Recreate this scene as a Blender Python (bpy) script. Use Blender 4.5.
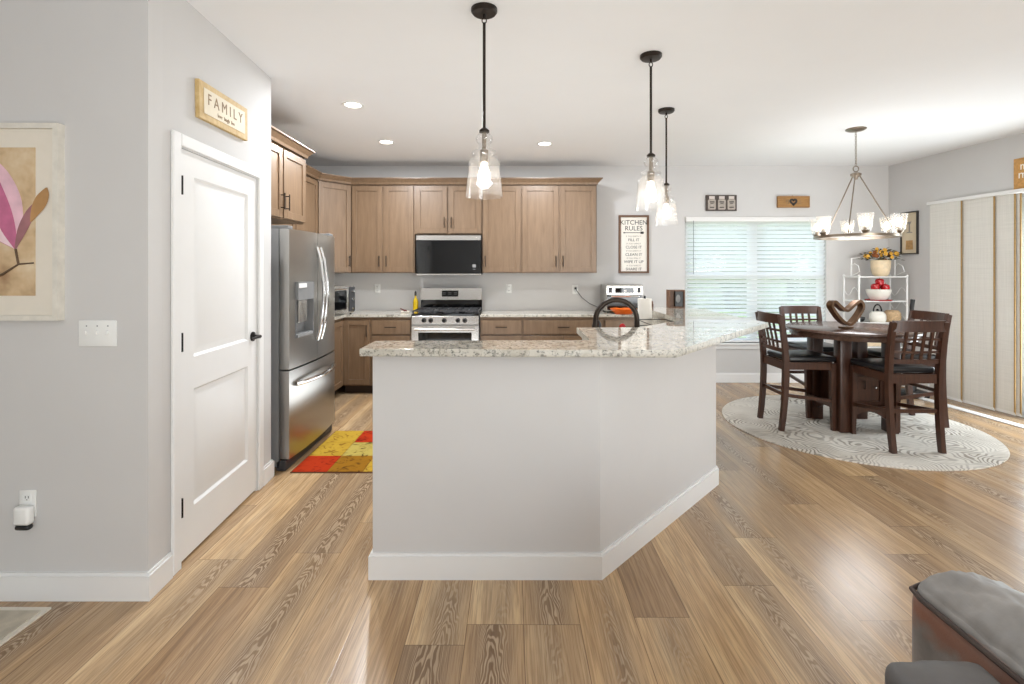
import bpy, bmesh, math, random
from mathutils import Vector, Matrix, noise as mnoise
for o in list(bpy.data.objects): bpy.data.objects.remove(o)
SC = bpy.context.scene; COL = SC.collection
R = math.radians; PI = math.pi
random.seed(7)

# ------------------------------------------------------------------ camera
CAMZ = 1.42; F = 500.0; HZ = 270.0
cd = bpy.data.cameras.new('camera'); cam = bpy.data.objects.new('camera', cd); COL.objects.link(cam)
cam.location = (0, 0, CAMZ); cam.rotation_euler = (PI/2, 0, 0)
cd.sensor_width = 36; cd.lens = F/1024*36; cd.shift_y = -(342-HZ)/1024; cd.clip_start = 0.05
SC.camera = cam
# ------------------------------------------------------------------ world, light, exposure
W = bpy.data.worlds.new('sky'); SC.world = W; W.use_nodes = True
wn = W.node_tree.nodes; wl = W.node_tree.links
bg = wn['Background']; sk = wn.new('ShaderNodeTexSky')
sk.sky_type = 'NISHITA'; sk.sun_disc = False; sk.sun_elevation = R(48); sk.sun_rotation = R(200)
sk.air_density = 1.0; sk.dust_density = 2.5
hz = wn.new('ShaderNodeMix'); hz.data_type = 'RGBA'; hz.inputs[0].default_value = .6; hz.inputs[7].default_value = (1.25,1.3,1.32,1)   # bright hazy sky
wl.new(sk.outputs[0], hz.inputs[6]); wl.new(hz.outputs[2], bg.inputs[0]); bg.inputs[1].default_value = 1.5
SC.view_settings.view_transform = 'Standard'; SC.view_settings.look = 'None'
SC.view_settings.gamma = 1; SC.view_settings.use_curve_mapping = False
SC.view_settings.exposure = 0.0
SC.cycles.max_bounces = 10; SC.cycles.transparent_max_bounces = 24
SC.cycles.caustics_reflective = False; SC.cycles.caustics_refractive = False
SC.cycles.sample_clamp_indirect = 6
def area(name, loc, rot, sx, sy, power, color=(1,1,1), shape='RECTANGLE'):
    l = bpy.data.lights.new(name, 'AREA'); l.shape = shape; l.size = sx; l.size_y = sy
    l.energy = power; l.color = color
    o = bpy.data.objects.new(name, l); COL.objects.link(o); o.location = loc; o.rotation_euler = rot
    return o
# daylight entering by the living-room windows behind the camera (faces +Y) and the sliding door (faces -X)
area('rear_window_daylight', (3.2, -3.9, 1.5), (R(90), 0, 0), 3.4, 2.2, 172, (.93, .97, 1))
area('slider_daylight', (4.98, 4.3, 1.0), (R(98), 0, R(85)), 0.8, 1.7, 50, (.86, .95, 1))
# large fill light added behind the camera, aimed up to brighten the ceiling
area('ceiling_fill', (0.9, -1.7, .3), (R(180), 0, 0), 5.0, 2.6, 128, (.85, .94, 1))
# second added fill, unseen behind the island, brightens the kitchen ceiling
area('kitchen_ceiling_fill', (-.5, 4.3, .35), (R(180), 0, 0), 1.6, 1.4, 21, (.9, .96, 1))

# ------------------------------------------------------------------ helpers
def tag(o, label=None, cat=None, group=None, kind=None):
    if label: o['label'] = label
    if cat: o['category'] = cat
    if group: o['group'] = group
    if kind: o['kind'] = kind
    return o
def thing(name, label, cat, loc=(0,0,0), rz=0, group=None):
    o = bpy.data.objects.new(name, None); COL.objects.link(o); o.empty_display_size = .1
    o.location = loc; o.rotation_euler = (0,0,rz); tag(o, label, cat, group); return o
def structure(name, loc=(0,0,0), rz=0):
    o = bpy.data.objects.new(name, None); COL.objects.link(o); o.location = loc; o.rotation_euler = (0,0,rz)
    o['kind'] = 'structure'; return o
class MB:
    def __init__(s): s.b = bmesh.new()
    def _bev(s, vs, bev, seg):
        es = {e for v in vs for e in v.link_edges}
        bmesh.ops.bevel(s.b, geom=list(es), offset=bev, segments=seg, affect='EDGES', profile=.5)
    def box(s, x0, x1, y0, y1, z0, z1, bev=0, seg=2, M=None):
        vs = [s.b.verts.new(c) for c in [(x0,y0,z0),(x1,y0,z0),(x1,y1,z0),(x0,y1,z0),(x0,y0,z1),(x1,y0,z1),(x1,y1,z1),(x0,y1,z1)]]
        for f in [(0,3,2,1),(4,5,6,7),(0,1,5,4),(1,2,6,5),(2,3,7,6),(3,0,4,7)]: s.b.faces.new([vs[i] for i in f])
        if M is not None:
            for v in vs: v.co = M @ v.co
        if bev: s._bev(vs, bev, seg)
        return s
    def prism(s, poly, z0, z1, bev=0, seg=2):
        n = len(poly)
        a = [s.b.verts.new((p[0],p[1],z0)) for p in poly]; b = [s.b.verts.new((p[0],p[1],z1)) for p in poly]
        s.b.faces.new(a[::-1]); s.b.faces.new(b)
        for i in range(n): s.b.faces.new((a[i],a[(i+1)%n],b[(i+1)%n],b[i]))
        if bev: s._bev(a+b, bev, seg)
        return s
    def prism_y(s, poly, y0, y1, M=None):   # polygon in XZ (x,z), extruded along Y
        n = len(poly)
        a = [s.b.verts.new((p[0],y0,p[1])) for p in poly]; b = [s.b.verts.new((p[0],y1,p[1])) for p in poly]
        s.b.faces.new(a); s.b.faces.new(b[::-1])
        for i in range(n): s.b.faces.new((a[i],b[i],b[(i+1)%n],a[(i+1)%n]))
        if M is not None:
            for v in a+b: v.co = M @ v.co
        return s
    def lathe(s, prof, c=(0,0,0), seg=32, M=None, close=False):
        rings = []; new = []
        for r, z in prof:
            if r < 1e-5: v = s.b.verts.new((c[0],c[1],c[2]+z)); rings.append([v]); new.append(v)
            else:
                ring = [s.b.verts.new((c[0]+r*math.cos(2*PI*i/seg), c[1]+r*math.sin(2*PI*i/seg), c[2]+z)) for i in range(seg)]
                rings.append(ring); new += ring
        pr = list(zip(rings, rings[1:]))
        if close: pr.append((rings[-1], rings[0]))
        for A, B in pr:
            for i in range(seg):
                j = (i+1) % seg
                if len(A) == 1 and len(B) == 1: continue
                if len(A) == 1: s.b.faces.new((A[0], B[j], B[i]))
                elif len(B) == 1: s.b.faces.new((A[i], A[j], B[0]))
                else: s.b.faces.new((A[i], A[j], B[j], B[i]))
        if M is not None:
            for v in new: v.co = M @ v.co
        return s
    def tube(s, pts, r, seg=10, closed=False, cap=True):
        pts = [Vector(p) for p in pts]; n = len(pts); rings = []
        rr = r if isinstance(r, (list, tuple)) else [r]*n
        up = None
        for i, p in enumerate(pts):
            if closed: t = (pts[(i+1)%n]-pts[i-1])
            else: t = pts[min(i+1,n-1)]-pts[max(i-1,0)]
            t.normalize()
            if up is None:
                up = Vector((0,0,1)) if abs(t.z) < .9 else Vector((1,0,0))
            a = (up - t*up.dot(t)); a.normalize(); b = t.cross(a); up = a
            rings.append([s.b.verts.new(p + (a*math.cos(2*PI*k/seg)+b*math.sin(2*PI*k/seg))*rr[i]) for k in range(seg)])
        m = n if closed else n-1
        for i in range(m):
            A, B = rings[i], rings[(i+1)%n]
            for k in range(seg): s.b.faces.new((A[k],A[(k+1)%seg],B[(k+1)%seg],B[k]))
        if cap and not closed: s.b.faces.new(rings[0][::-1]); s.b.faces.new(rings[-1])
        return s
    def sweep(s, pts, w, d, side=(1,0,0), closed=False):
        pts = [Vector(p) for p in pts]; n = len(pts); rings = []; sd = Vector(side).normalized()
        for i, p in enumerate(pts):
            t = (pts[(i+1)%n]-pts[i-1]) if closed else (pts[min(i+1,n-1)]-pts[max(i-1,0)])
            t.normalize(); q = (sd - t*sd.dot(t)).normalized(); nn = q.cross(t).normalized()
            ww = w[i] if isinstance(w,(list,tuple)) else w; dd = d[i] if isinstance(d,(list,tuple)) else d
            rings.append([s.b.verts.new(p+q*a*ww/2+nn*b*dd/2) for a,b in ((-1,-1),(1,-1),(1,1),(-1,1))])
        for i in range(n if closed else n-1):
            A, B = rings[i], rings[(i+1)%n]
            for k in range(4): s.b.faces.new((A[k],A[(k+1)%4],B[(k+1)%4],B[k]))
        if not closed: s.b.faces.new(rings[0][::-1]); s.b.faces.new(rings[-1])
        return s
    def ball(s, c, r, sc=(1,1,1), sub=2):
        g = bmesh.ops.create_icosphere(s.b, subdivisions=sub, radius=r)
        for v in g['verts']: v.co = Vector((v.co.x*sc[0]+c[0], v.co.y*sc[1]+c[1], v.co.z*sc[2]+c[2]))
        return s
    def frame(s, x0, x1, z0, z1, y0, y1, w):  # four-sided frame in XZ
        s.box(x0,x0+w,y0,y1,z0,z1); s.box(x1-w,x1,y0,y1,z0,z1)
        s.box(x0+w,x1-w,y0,y1,z1-w,z1); s.box(x0+w,x1-w,y0,y1,z0,z0+w); return s
    def build(s, name, m, parent=None, loc=None, rz=0, smooth=35, label=None):
        bmesh.ops.recalc_face_normals(s.b, faces=s.b.faces)
        me = bpy.data.meshes.new(name); s.b.to_mesh(me); s.b.free()
        me.materials.append(m)
        if smooth:
            for p in me.polygons: p.use_smooth = True
            me.set_sharp_from_angle(angle=R(smooth))
        o = bpy.data.objects.new(name, me); COL.objects.link(o)
        if parent is not None: o.parent = parent
        if loc: o.location = loc
        if rz: o.rotation_euler = (0,0,rz)
        if label: o['label'] = label
        return o
def st(o): o['kind'] = 'structure'; return o
def copy_tree(o, parent=None):
    c = o.copy(); COL.objects.link(c); c.parent = parent
    for ch in list(o.children): copy_tree(ch, c)
    return c
def text(body, size, m, parent, loc, rot=(R(90),0,0), name='lettering', align='CENTER', ext=.0008, sx=1.0, bold=0):
    cu = bpy.data.curves.new(name, 'FONT'); cu.body = body; cu.size = size; cu.align_x = align; cu.align_y = 'CENTER'
    cu.extrude = ext; cu.resolution_u = 3; cu.offset = bold
    t = bpy.data.objects.new('tmp', cu); COL.objects.link(t)
    dg = bpy.context.evaluated_depsgraph_get(); me = bpy.data.meshes.new_from_object(t.evaluated_get(dg))
    bpy.data.objects.remove(t); me.name = name; me.materials.clear(); me.materials.append(m)
    o = bpy.data.objects.new(name, me); COL.objects.link(o); o.parent = parent; o.location = loc; o.rotation_euler = rot
    o.scale = (sx,1,1); return o

# ------------------------------------------------------------------ materials
def lin(c):
    f = lambda v: (v/255/12.92) if v/255 <= .04045 else ((v/255+.055)/1.055)**2.4
    return (f(c[0]), f(c[1]), f(c[2]), 1)
class NT:
    def __init__(s, name):
        s.m = bpy.data.materials.new(name); s.m.use_nodes = True
        s.t = s.m.node_tree; s.n = s.t.nodes; s.b = s.n['Principled BSDF']; s.out = s.n['Material Output']
        s.tc = s.n.new('ShaderNodeTexCoord')
    def link(s, a, b): s.t.links.new(a, b)
    def val(s, i, v):
        if hasattr(v, 'is_linked'): s.link(v, i)
        else: i.default_value = v
    def math(s, op, a, b=0, c=0, clamp=False):
        n = s.n.new('ShaderNodeMath'); n.operation = op; n.use_clamp = clamp
        s.val(n.inputs[0], a); s.val(n.inputs[1], b); s.val(n.inputs[2], c); return n.outputs[0]
    def mix(s, f, a, b, mode='MIX'):
        n = s.n.new('ShaderNodeMix'); n.data_type = 'RGBA'; n.blend_type = mode
        s.val(n.inputs[0], f); s.val(n.inputs[6], a); s.val(n.inputs[7], b); return n.outputs[2]
    def map(s, sc=(1,1,1), src='Object', rot=(0,0,0), loc=(0,0,0)):
        n = s.n.new('ShaderNodeMapping'); s.link(s.tc.outputs[src] if isinstance(src,str) else src, n.inputs[0])
        n.inputs['Scale'].default_value = sc; n.inputs['Rotation'].default_value = rot; n.inputs['Location'].default_value = loc
        return n.outputs[0]
    def noise(s, v, scale, detail=3, rough=.55, dist=0):
        n = s.n.new('ShaderNodeTexNoise'); s.link(v, n.inputs['Vector']); n.inputs['Scale'].default_value = scale
        n.inputs['Detail'].default_value = detail; n.inputs['Roughness'].default_value = rough; n.inputs['Distortion'].default_value = dist
        return n.outputs['Fac']
    def vor(s, v, scale, feat='F1', out='Distance'):
        n = s.n.new('ShaderNodeTexVoronoi'); n.feature = feat; s.link(v, n.inputs['Vector']); n.inputs['Scale'].default_value = scale
        return n.outputs[out]
    def ramp(s, f, stops):
        n = s.n.new('ShaderNodeValToRGB'); s.link(f, n.inputs[0]); e = n.color_ramp.elements
        while len(e) < len(stops): e.new(.5)
        for k, (p, c) in enumerate(stops):
            e[k].position = p; e[k].color = c if not isinstance(c,(int,float)) else (c,c,c,1)
        return n.outputs[0]
    def bump(s, h, st=.2, d=.002):
        n = s.n.new('ShaderNodeBump'); n.inputs['Strength'].default_value = st; n.inputs['Distance'].default_value = d
        s.link(h, n.inputs['Height']); s.link(n.outputs[0], s.b.inputs['Normal'])
    def sep(s, v):
        n = s.n.new('ShaderNodeSeparateXYZ'); s.link(v, n.inputs[0]); return n.outputs
    def comb(s, x, y, z):
        n = s.n.new('ShaderNodeCombineXYZ'); s.val(n.inputs[0], x); s.val(n.inputs[1], y); s.val(n.inputs[2], z); return n.outputs[0]
    def set(s, col=None, rough=None, metal=None, spec=None):
        if col is not None: s.val(s.b.inputs['Base Color'], col)
        if rough is not None: s.val(s.b.inputs['Roughness'], rough)
        if metal is not None: s.b.inputs['Metallic'].default_value = metal
        if spec is not None: s.b.inputs['Specular IOR Level'].default_value = spec
        return s
def sc(c, k): return tuple(min(1, v*k) for v in c[:3]) + (1,)
def pm(name, rgb, rough=.5, metal=0, var=.06, scale=14, bump=0, spec=.5, stretch=(1,1,1), bscale=None):
    t = NT(name); c = lin(rgb); v = t.map(stretch)
    n = t.noise(v, scale)
    t.set(t.ramp(n, [(.3, sc(c, 1-var)), (.7, sc(c, 1+var))]), rough, metal, spec)
    if bump: t.bump(t.noise(v, bscale or scale*6, 2), bump, .002)
    return t.m
def emit(name, rgb, strength):
    t = NT(name); c = lin(rgb); t.set(c, .5)
    t.b.inputs['Emission Color'].default_value = c; t.b.inputs['Emission Strength'].default_value = strength; return t.m
def glass(name, tint=(1,1,1), refl=.10, haze=0.0, hazecol=(230,230,230), bumpy=0, edge=.55):
    t = NT(name); n = t.n
    tr = n.new('ShaderNodeBsdfTransparent'); tr.inputs[0].default_value = tint + (1,)
    gl = n.new('ShaderNodeBsdfGlossy'); gl.inputs['Roughness'].default_value = .04
    df = n.new('ShaderNodeBsdfTranslucent'); df.inputs[0].default_value = lin(hazecol)
    lw = n.new('ShaderNodeLayerWeight'); lw.inputs[0].default_value = .3
    fac = t.math('ADD', t.math('MULTIPLY', t.math('POWER', lw.outputs['Facing'], 2.5), edge), refl, clamp=True)
    m1 = n.new('ShaderNodeMixShader'); m1.inputs[0].default_value = haze; t.link(tr.outputs[0], m1.inputs[1]); t.link(df.outputs[0], m1.inputs[2])
    m2 = n.new('ShaderNodeMixShader'); t.link(fac, m2.inputs[0]); t.link(m1.outputs[0], m2.inputs[1]); t.link(gl.outputs[0], m2.inputs[2])
    if bumpy:
        b = n.new('ShaderNodeBump'); b.inputs['Strength'].default_value = bumpy; b.inputs['Distance'].default_value = .004
        t.link(t.noise(t.map((1,1,1)), 90, 1), b.inputs['Height']); t.link(b.outputs[0], gl.inputs['Normal'])
    t.link(m2.outputs[0], t.out.inputs[0]); return t.m

M = {}
M['wall'] = pm('greige_wall_paint', (206,204,202), .75, var=.012, scale=3, bump=.06, bscale=160, spec=.25)
M['ceil'] = pm('ceiling_paint', (238,238,238), .85, var=.01, scale=2, bump=.05, bscale=120, spec=.2)
M['white'] = pm('white_trim_paint', (230,229,227), .55, var=.01, scale=5)
M['plastic'] = pm('white_plastic', (236,236,233), .35, var=.01)
M['black'] = pm('black_metal', (26,23,22), .38, .6, var=.1)
M['bronze'] = pm('oil_rubbed_bronze', (50,42,36), .38, .7, var=.15, scale=30)
M['nickel'] = pm('brushed_nickel', (140,128,114), .3, .9, var=.1, scale=30)
M['glossblack'] = pm('black_glass', (8,8,9), .06, 0, var=.05, spec=.6)
M['blackplastic'] = pm('black_plastic', (20,20,21), .4, var=.1)
M['darkgrey'] = pm('dark_grey_plastic', (58,58,60), .45, var=.06)
M['greyplastic'] = pm('grey_plastic', (128,128,128), .45, var=.05)
def wood(name, base, dark, rough=.4, sc_=(14,14,1.1), axis_noise=6, contrast=1):
    t = NT(name); v = t.map(sc_); info = t.n.new('ShaderNodeObjectInfo')
    v2 = t.n.new('ShaderNodeVectorMath'); v2.operation = 'ADD'; t.link(v, v2.inputs[0])
    t.link(t.comb(t.math('MULTIPLY', info.outputs['Random'], 37), 0, t.math('MULTIPLY', info.outputs['Random'], 11)), v2.inputs[1])
    a = t.noise(v2.outputs[0], 3, 5, .6, .6); b = t.noise(t.map((sc_[0]*5,sc_[1]*5,sc_[2]*2)), 4, 2)
    f = t.math('ADD', t.math('MULTIPLY', a, .75), t.math('MULTIPLY', b, .25))
    t.set(t.ramp(f, [(.3, lin(dark)), (.68, lin(base))]), rough)
    t.bump(b, .06, .001); return t.m
M['cab'] = wood('maple_cabinet', (126,102,79), (106,84,63), .38, (9,9,.9))
M['espresso'] = wood('espresso_wood', (78,48,34), (46,27,19), .3, (20,20,2))
M['espresso_x'] = wood('espresso_wood_top', (96,72,60), (62,42,34), .22, (3,20,20))
M['walnut'] = wood('walnut_frame', (112,78,54), (82,54,36), .5, (30,30,4))
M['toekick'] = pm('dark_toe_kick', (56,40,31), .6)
M['leather'] = pm('black_leather', (24,24,26), .28, var=.1, bump=.1, scale=30)
def steel(name, rgb, rough, stretch):
    t = NT(name); n = t.noise(t.map(stretch), 40, 2); c = lin(rgb)
    t.set(t.ramp(n, [(.3, sc(c,.97)), (.7, sc(c,1.03))]), t.math('ADD', t.math('MULTIPLY', n, .04), rough-.02), 1.0); return t.m
M['steel'] = steel('brushed_steel', (178,176,172), .30, (4,4,160))
M['steelh'] = steel('brushed_steel_bright', (205,202,198), .25, (1,30,30))
M['fridgeside'] = pm('fridge_side_grey', (150,150,150), .4, .3, var=.03)
M['chrome'] = pm('polished_steel', (225,225,225), .12, 1, var=.02)
def granite():
    t = NT('speckled_granite'); v = t.map((1,1,1))
    a = t.noise(v, 9, 4, .65, .8); b = t.noise(v, 42, 4, .7, .4); c = t.vor(v, 95); d = t.noise(v, 120, 2, .6)
    base = t.ramp(a, [(.34, lin((196,186,168))), (.5, lin((228,220,205))), (.68, lin((236,231,219)))])
    g = t.ramp(b, [(.53, 0), (.60, 1)]); g2 = t.math('MULTIPLY', g, .7)
    k1 = t.mix(g2, base, lin((140,136,122)))
    dk = t.math('MULTIPLY', t.ramp(d, [(.55, 0), (.61, 1)]), t.ramp(b, [(.45, 0), (.54, 1)]))
    k2 = t.mix(t.math('MULTIPLY', dk, .85), k1, lin((62,58,52)))
    k3 = t.mix(t.math('MULTIPLY', t.ramp(c, [(.10, 1), (.2, 0)]), .25), k2, lin((176,150,118)))
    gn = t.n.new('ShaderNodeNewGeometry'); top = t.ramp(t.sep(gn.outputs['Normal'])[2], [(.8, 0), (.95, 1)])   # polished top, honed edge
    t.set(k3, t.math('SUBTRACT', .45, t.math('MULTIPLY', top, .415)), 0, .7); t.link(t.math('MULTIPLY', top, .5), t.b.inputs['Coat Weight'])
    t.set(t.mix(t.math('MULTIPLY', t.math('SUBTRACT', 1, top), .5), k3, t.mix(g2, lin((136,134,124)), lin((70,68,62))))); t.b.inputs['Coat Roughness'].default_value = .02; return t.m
M['granite'] = granite()
def floor_mat():
    t = NT('oak_plank_floor'); X, Y, Z = t.sep(t.tc.outputs['Object'])
    u = t.math('DIVIDE', t.math('ADD', X, .18), .2266); i = t.math('FLOOR', u); fu = t.math('FRACT', u)
    w1 = t.n.new('ShaderNodeTexWhiteNoise'); w1.noise_dimensions = '1D'; t.link(i, w1.inputs['W'])
    v = t.math('DIVIDE', t.math('ADD', Y, t.math('MULTIPLY', w1.outputs['Value'], 7.0)), 1.52)
    j = t.math('FLOOR', v); fv = t.math('FRACT', v)
    w2 = t.n.new('ShaderNodeTexWhiteNoise'); w2.noise_dimensions = '2D'; t.link(t.comb(i, j, 0), w2.inputs['Vector'])
    r = w2.outputs['Value']; r2 = t.sep(w2.outputs['Color'])
    off = t.math('MULTIPLY', r, 63)
    P = lambda sx, sy: t.comb(t.math('MULTIPLY', X, sx), t.math('MULTIPLY', Y, sy), off)
    streak = t.noise(P(34, 1.3), 1, 4, .6, .3); fine = t.noise(P(180, 5), 1, 2, .6)
    patch = t.noise(P(5, .9), 1, 3, .5)
    # cathedral arches running down the middle of a plank
    cu = t.math('SUBTRACT', fu, t.math('ADD', .35, t.math('MULTIPLY', r2[0], .3)))
    arch = t.math('MULTIPLY', t.math('MULTIPLY', cu, cu), 9.0)
    wob = t.noise(P(9, 2.2), 1, 3, .6)
    ff = t.math('ADD', t.math('ADD', arch, t.math('MULTIPLY', Y, 1.5)), t.math('MULTIPLY', wob, 1.5))
    s = t.math('SINE', t.math('MULTIPLY', ff, 52.0))
    lines = t.ramp(t.math('ADD', t.math('MULTIPLY', s, .5), .5), [(.35, 0), (.8, 1)])
    cen = t.ramp(t.math('ABSOLUTE', cu), [(.12, 1), (.46, 0)])
    present = t.ramp(t.math('ADD', t.math('MULTIPLY', patch, .7), t.math('MULTIPLY', r2[1], .45)), [(.42, 0), (.58, 1)])
    cm = t.math('MULTIPLY', cen, present)
    tone = t.ramp(t.math('ADD', t.math('MULTIPLY', r, .32), t.math('ADD', t.math("MULTIPLY", streak, .52), t.math("MULTIPLY", patch, .38))),
        [(.28, lin((128,99,70))), (.48, lin((178,143,104))), (.68, lin((208,173,129))), (.9, lin((226,196,154)))])
    tone = t.mix(t.math('MULTIPLY', t.math('MULTIPLY', r2[2], r2[2]), .45), tone, lin((138,118,98)))
    dark = t.mix(t.math('MULTIPLY', cm, .62), tone, lin((98,76,58)))
    cer = t.mix(t.math('MULTIPLY', t.math('MULTIPLY', lines, cm), .7), dark, lin((204,178,146)))
    c2 = t.mix(t.ramp(fine, [(.38, .42), (.58, 0)]), cer, lin((110,84,60)))
    e1 = t.math('MULTIPLY', t.math('MINIMUM', fu, t.math('SUBTRACT', 1, fu)), .2266)
    e2 = t.math('MULTIPLY', t.math('MINIMUM', fv, t.math('SUBTRACT', 1, fv)), 1.52)
    e = t.math('MINIMUM', e1, e2)
    seam = t.ramp(t.math('MULTIPLY', e, 100), [(.07, 1), (.2, 0)])
    c3 = t.mix(t.math('MULTIPLY', seam, .65), c2, lin((70,52,38)))
    t.set(c3, t.math('ADD', .17, t.math('MULTIPLY', streak, .14)), 0, .6)
    t.bump(t.math('SUBTRACT', fine, t.math('MULTIPLY', seam, 2)), .08, .002); return t.m
M['floor'] = floor_mat()
def rug_mat():
    t = NT('swirl_rug'); v = t.map((1,1,1)); X, Y, Z = t.sep(v)
    n = t.noise(v, 1.6, 3, .6); w = t.vor(v, 2.0)
    s = t.math('SINE', t.math('ADD', t.math('MULTIPLY', n, 75), t.math('MULTIPLY', w, 110)))
    l = t.ramp(t.math('ADD', t.math('MULTIPLY', s, .5), .5), [(.15, 1), (.55, 0)])
    mask = t.ramp(t.noise(t.map((1,1,1), loc=(3,1,0)), 2.4, 3), [(.36, .1), (.6, .85)])
    c = t.mix(t.math('MULTIPLY', l, mask), lin((216,210,200)), lin((126,116,104)))
    t.set(t.mix(t.ramp(t.noise(v, 3.2, 4), [(.5, 0), (.75, .35)]), c, lin((176,164,150))), .95, 0, .1)
    t.bump(t.noise(v, 300, 2), .5, .004); return t.m
M['rug'] = rug_mat()
M['rugpale'] = pm('pale_rug', (196,186,168), .95, var=.22, scale=9, bump=.5, bscale=300)
M['rugborder'] = pm('pale_rug_border', (222,214,200), .95, var=.05, scale=60)
M['seed'] = glass('seeded_glass', (1,1,1), .09, .09, (245,240,232), .15, .85)
M['cupglass'] = glass('clear_cup_glass', (1,1,1), .08, .13, (250,246,240), 0, .5)
M['pane'] = glass('window_glass', (1,1,1), .05, 0, edge=.4)
M['rackglass'] = glass('shelf_glass', (.93,.97,.97), .10, 0.05, edge=.5)
M['bulb'] = emit('lit_bulb', (255,236,210), 10)
M['can'] = emit('downlight_lens', (255,250,242), 9)
M['blind'] = pm('white_blind_slat', (242,243,242), .5, var=.01)
def translucent(m, col, f):
    nt = m.node_tree; tr = nt.nodes.new('ShaderNodeBsdfTranslucent'); tr.inputs[0].default_value = lin(col)
    mx = nt.nodes.new('ShaderNodeMixShader'); mx.inputs[0].default_value = f
    nt.links.new(nt.nodes['Principled BSDF'].outputs[0], mx.inputs[1]); nt.links.new(tr.outputs[0], mx.inputs[2])
    nt.links.new(mx.outputs[0], nt.nodes['Material Output'].inputs[0])
translucent(M['blind'], (246,248,248), .6)
def panelcloth():
    t = NT('woven_panel_cloth'); a = t.noise(t.map((3,3,180)), 1, 2); b = t.noise(t.map((160,160,3)), 1, 2)
    f = t.math('MULTIPLY', t.math('ADD', a, b), .5)
    t.set(t.ramp(f, [(.3, lin((208,205,198))), (.7, lin((224,221,214)))]), .9, 0, .1); return t.m
M['panel'] = panelcloth()
M['gold'] = pm('golden_edge_tape', (166,134,84), .6, var=.12, scale=40)
M['burlap'] = pm('burlap_board', (196,148,88), .85, var=.18, scale=40, bump=.4)
M['goldwood'] = wood('golden_sign_wood', (176,132,76), (128,88,44), .6, (3,30,30))
M['cream'] = pm('cream_paint', (228,216,192), .7, var=.08, scale=8)
M['paper'] = pm('sign_white', (236,231,222), .7, var=.02)
M['ink'] = pm('dark_ink', (52,48,46), .7)
M['tanink'] = pm('brown_ink', (138,110,74), .7)
M['greyink'] = pm('grey_ink', (140,134,128), .7)
M['whiteink'] = pm('white_ink', (245,240,230), .6)
M['parchment'] = wood('aged_parchment', (216,190,138), (184,150,92), .7, (6,6,6))
M['green'] = pm('hedge_green', (104,118,92), .9, var=.5, scale=3)
M['grass'] = pm('lawn_green', (120,150,88), .95, var=.25, scale=4)
M['patio'] = pm('patio_concrete', (170,164,155), .9, var=.1)

# ================================================================== SETTING
H = 2.735; D = 6.32
st(MB().box(-4.6,6.2,-4.1,6.6,-.1,0).build('floor', M['floor'], smooth=0))
st(MB().box(-4.6,6.2,-4.1,6.6,H,H+.1).build('ceiling', M['ceil'], smooth=0))
# left (painting) wall, faces the camera
P0 = (-1.571, 2.158); P1 = (-1.653, 3.43); LP = math.hypot(P1[0]-P0[0], P1[1]-P0[1]); AP = math.atan2(P1[1]-P0[1], P1[0]-P0[0])
st(MB().prism([(-4.6,2.158),(-1.571,2.158),(-1.5775,2.258),(-4.6,2.258)],0,H).build('wall_left', M['wall'], smooth=0))
st(MB().box(-4.6,-4.5,-4,2.158,0,H).build('wall_west', M['wall'], smooth=0))
# pantry wall with the door opening, in its own frame (x along the wall, -y into the room)
DX0, DX1, DTOP = .224, 1.056, 2.005
wp = MB().box(.1,DX0-.012,0,.1,0,H).box(DX1+.012,LP,0,.1,0,H).box(DX0-.012,DX1+.012,0,.1,DTOP+.01,H)
st(wp.build('wall_pantry', M['wall'], loc=(P0[0],P0[1],0), rz=AP, smooth=0))
st(MB().box(-2.54,-1.76,3.33,3.43,0,H).build('wall_pantry_end', M['wall'], smooth=0))
st(MB().box(-2.64,-2.54,3.33,D+.15,0,H).build('wall_kitchen', M['wall'], smooth=0))
WX0, WX1, WZ0, WZ1 = 2.187, 3.97, .50, 2.09
wb = MB().box(-2.54,WX0,D,D+.15,0,H).box(WX1,4.9,D,D+.15,0,H).box(WX0,WX1,D,D+.15,0,WZ0).box(WX0,WX1,D,D+.15,WZ1,H)
st(wb.build('wall_back', M['wall'], smooth=0))
Q0 = (4.76, D); AR = math.atan2(-1, .0921)
SX0, SX1, SZ = .58, 2.45, 2.12      # sliding door opening along the right wall
wr = MB().box(-.2,SX0,0,.14,0,H).box(SX1,10.4,0,.14,0,H).box(SX0,SX1,0,.14,SZ,H)
st(wr.build('wall_right', M['wall'], loc=(Q0[0],Q0[1],0), rz=AR, smooth=0))
wre = MB().box(-4.6,1.4,-4.1,-4,0,H).box(4.9,6.2,-4.1,-4,0,H).box(1.4,4.9,-4.1,-4,0,.35).box(1.4,4.9,-4.1,-4,2.62,H)
st(wre.build('wall_rear', M['wall'], smooth=0))
# baseboards
BH, BT = .118, .016
def base(name, pts):   # polyline with the room on the right-hand side
    m = MB()
    pts = [Vector(p) for p in pts]
    out = []
    for i, p in enumerate(pts):
        ns = []
        if i: d = (p-pts[i-1]).normalized(); ns.append(Vector((d.y,-d.x)))
        if i < len(pts)-1: d = (pts[i+1]-p).normalized(); ns.append(Vector((d.y,-d.x)))
        n = sum(ns, Vector((0,0))).normalized(); k = BT/max(.3, n.dot(ns[0])); out.append((p+n*k, p))
    for h, kk in ((BH-.012, 1.0), (BH, .55)):
        for (a, b), (c, d) in zip(out, out[1:]):
            z0 = 0 if kk == 1 else BH-.012
            m.prism([b+(a-b)*kk, d+(c-d)*kk, d, b], z0, h)
    return st(m.build(name, M['white'], smooth=0))
ux, uy = math.cos(AP), math.sin(AP)
def pw(s): return (P0[0]+ux*s, P0[1]+uy*s)
base('baseboard_left', [(-4.5,2.158), P0, pw(DX0-.075)])
base('baseboard_pantry', [pw(DX1+.075), P1, (-1.9,3.43)])
base('baseboard_back', [(1.62,D), (Q0[0],D)])
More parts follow.
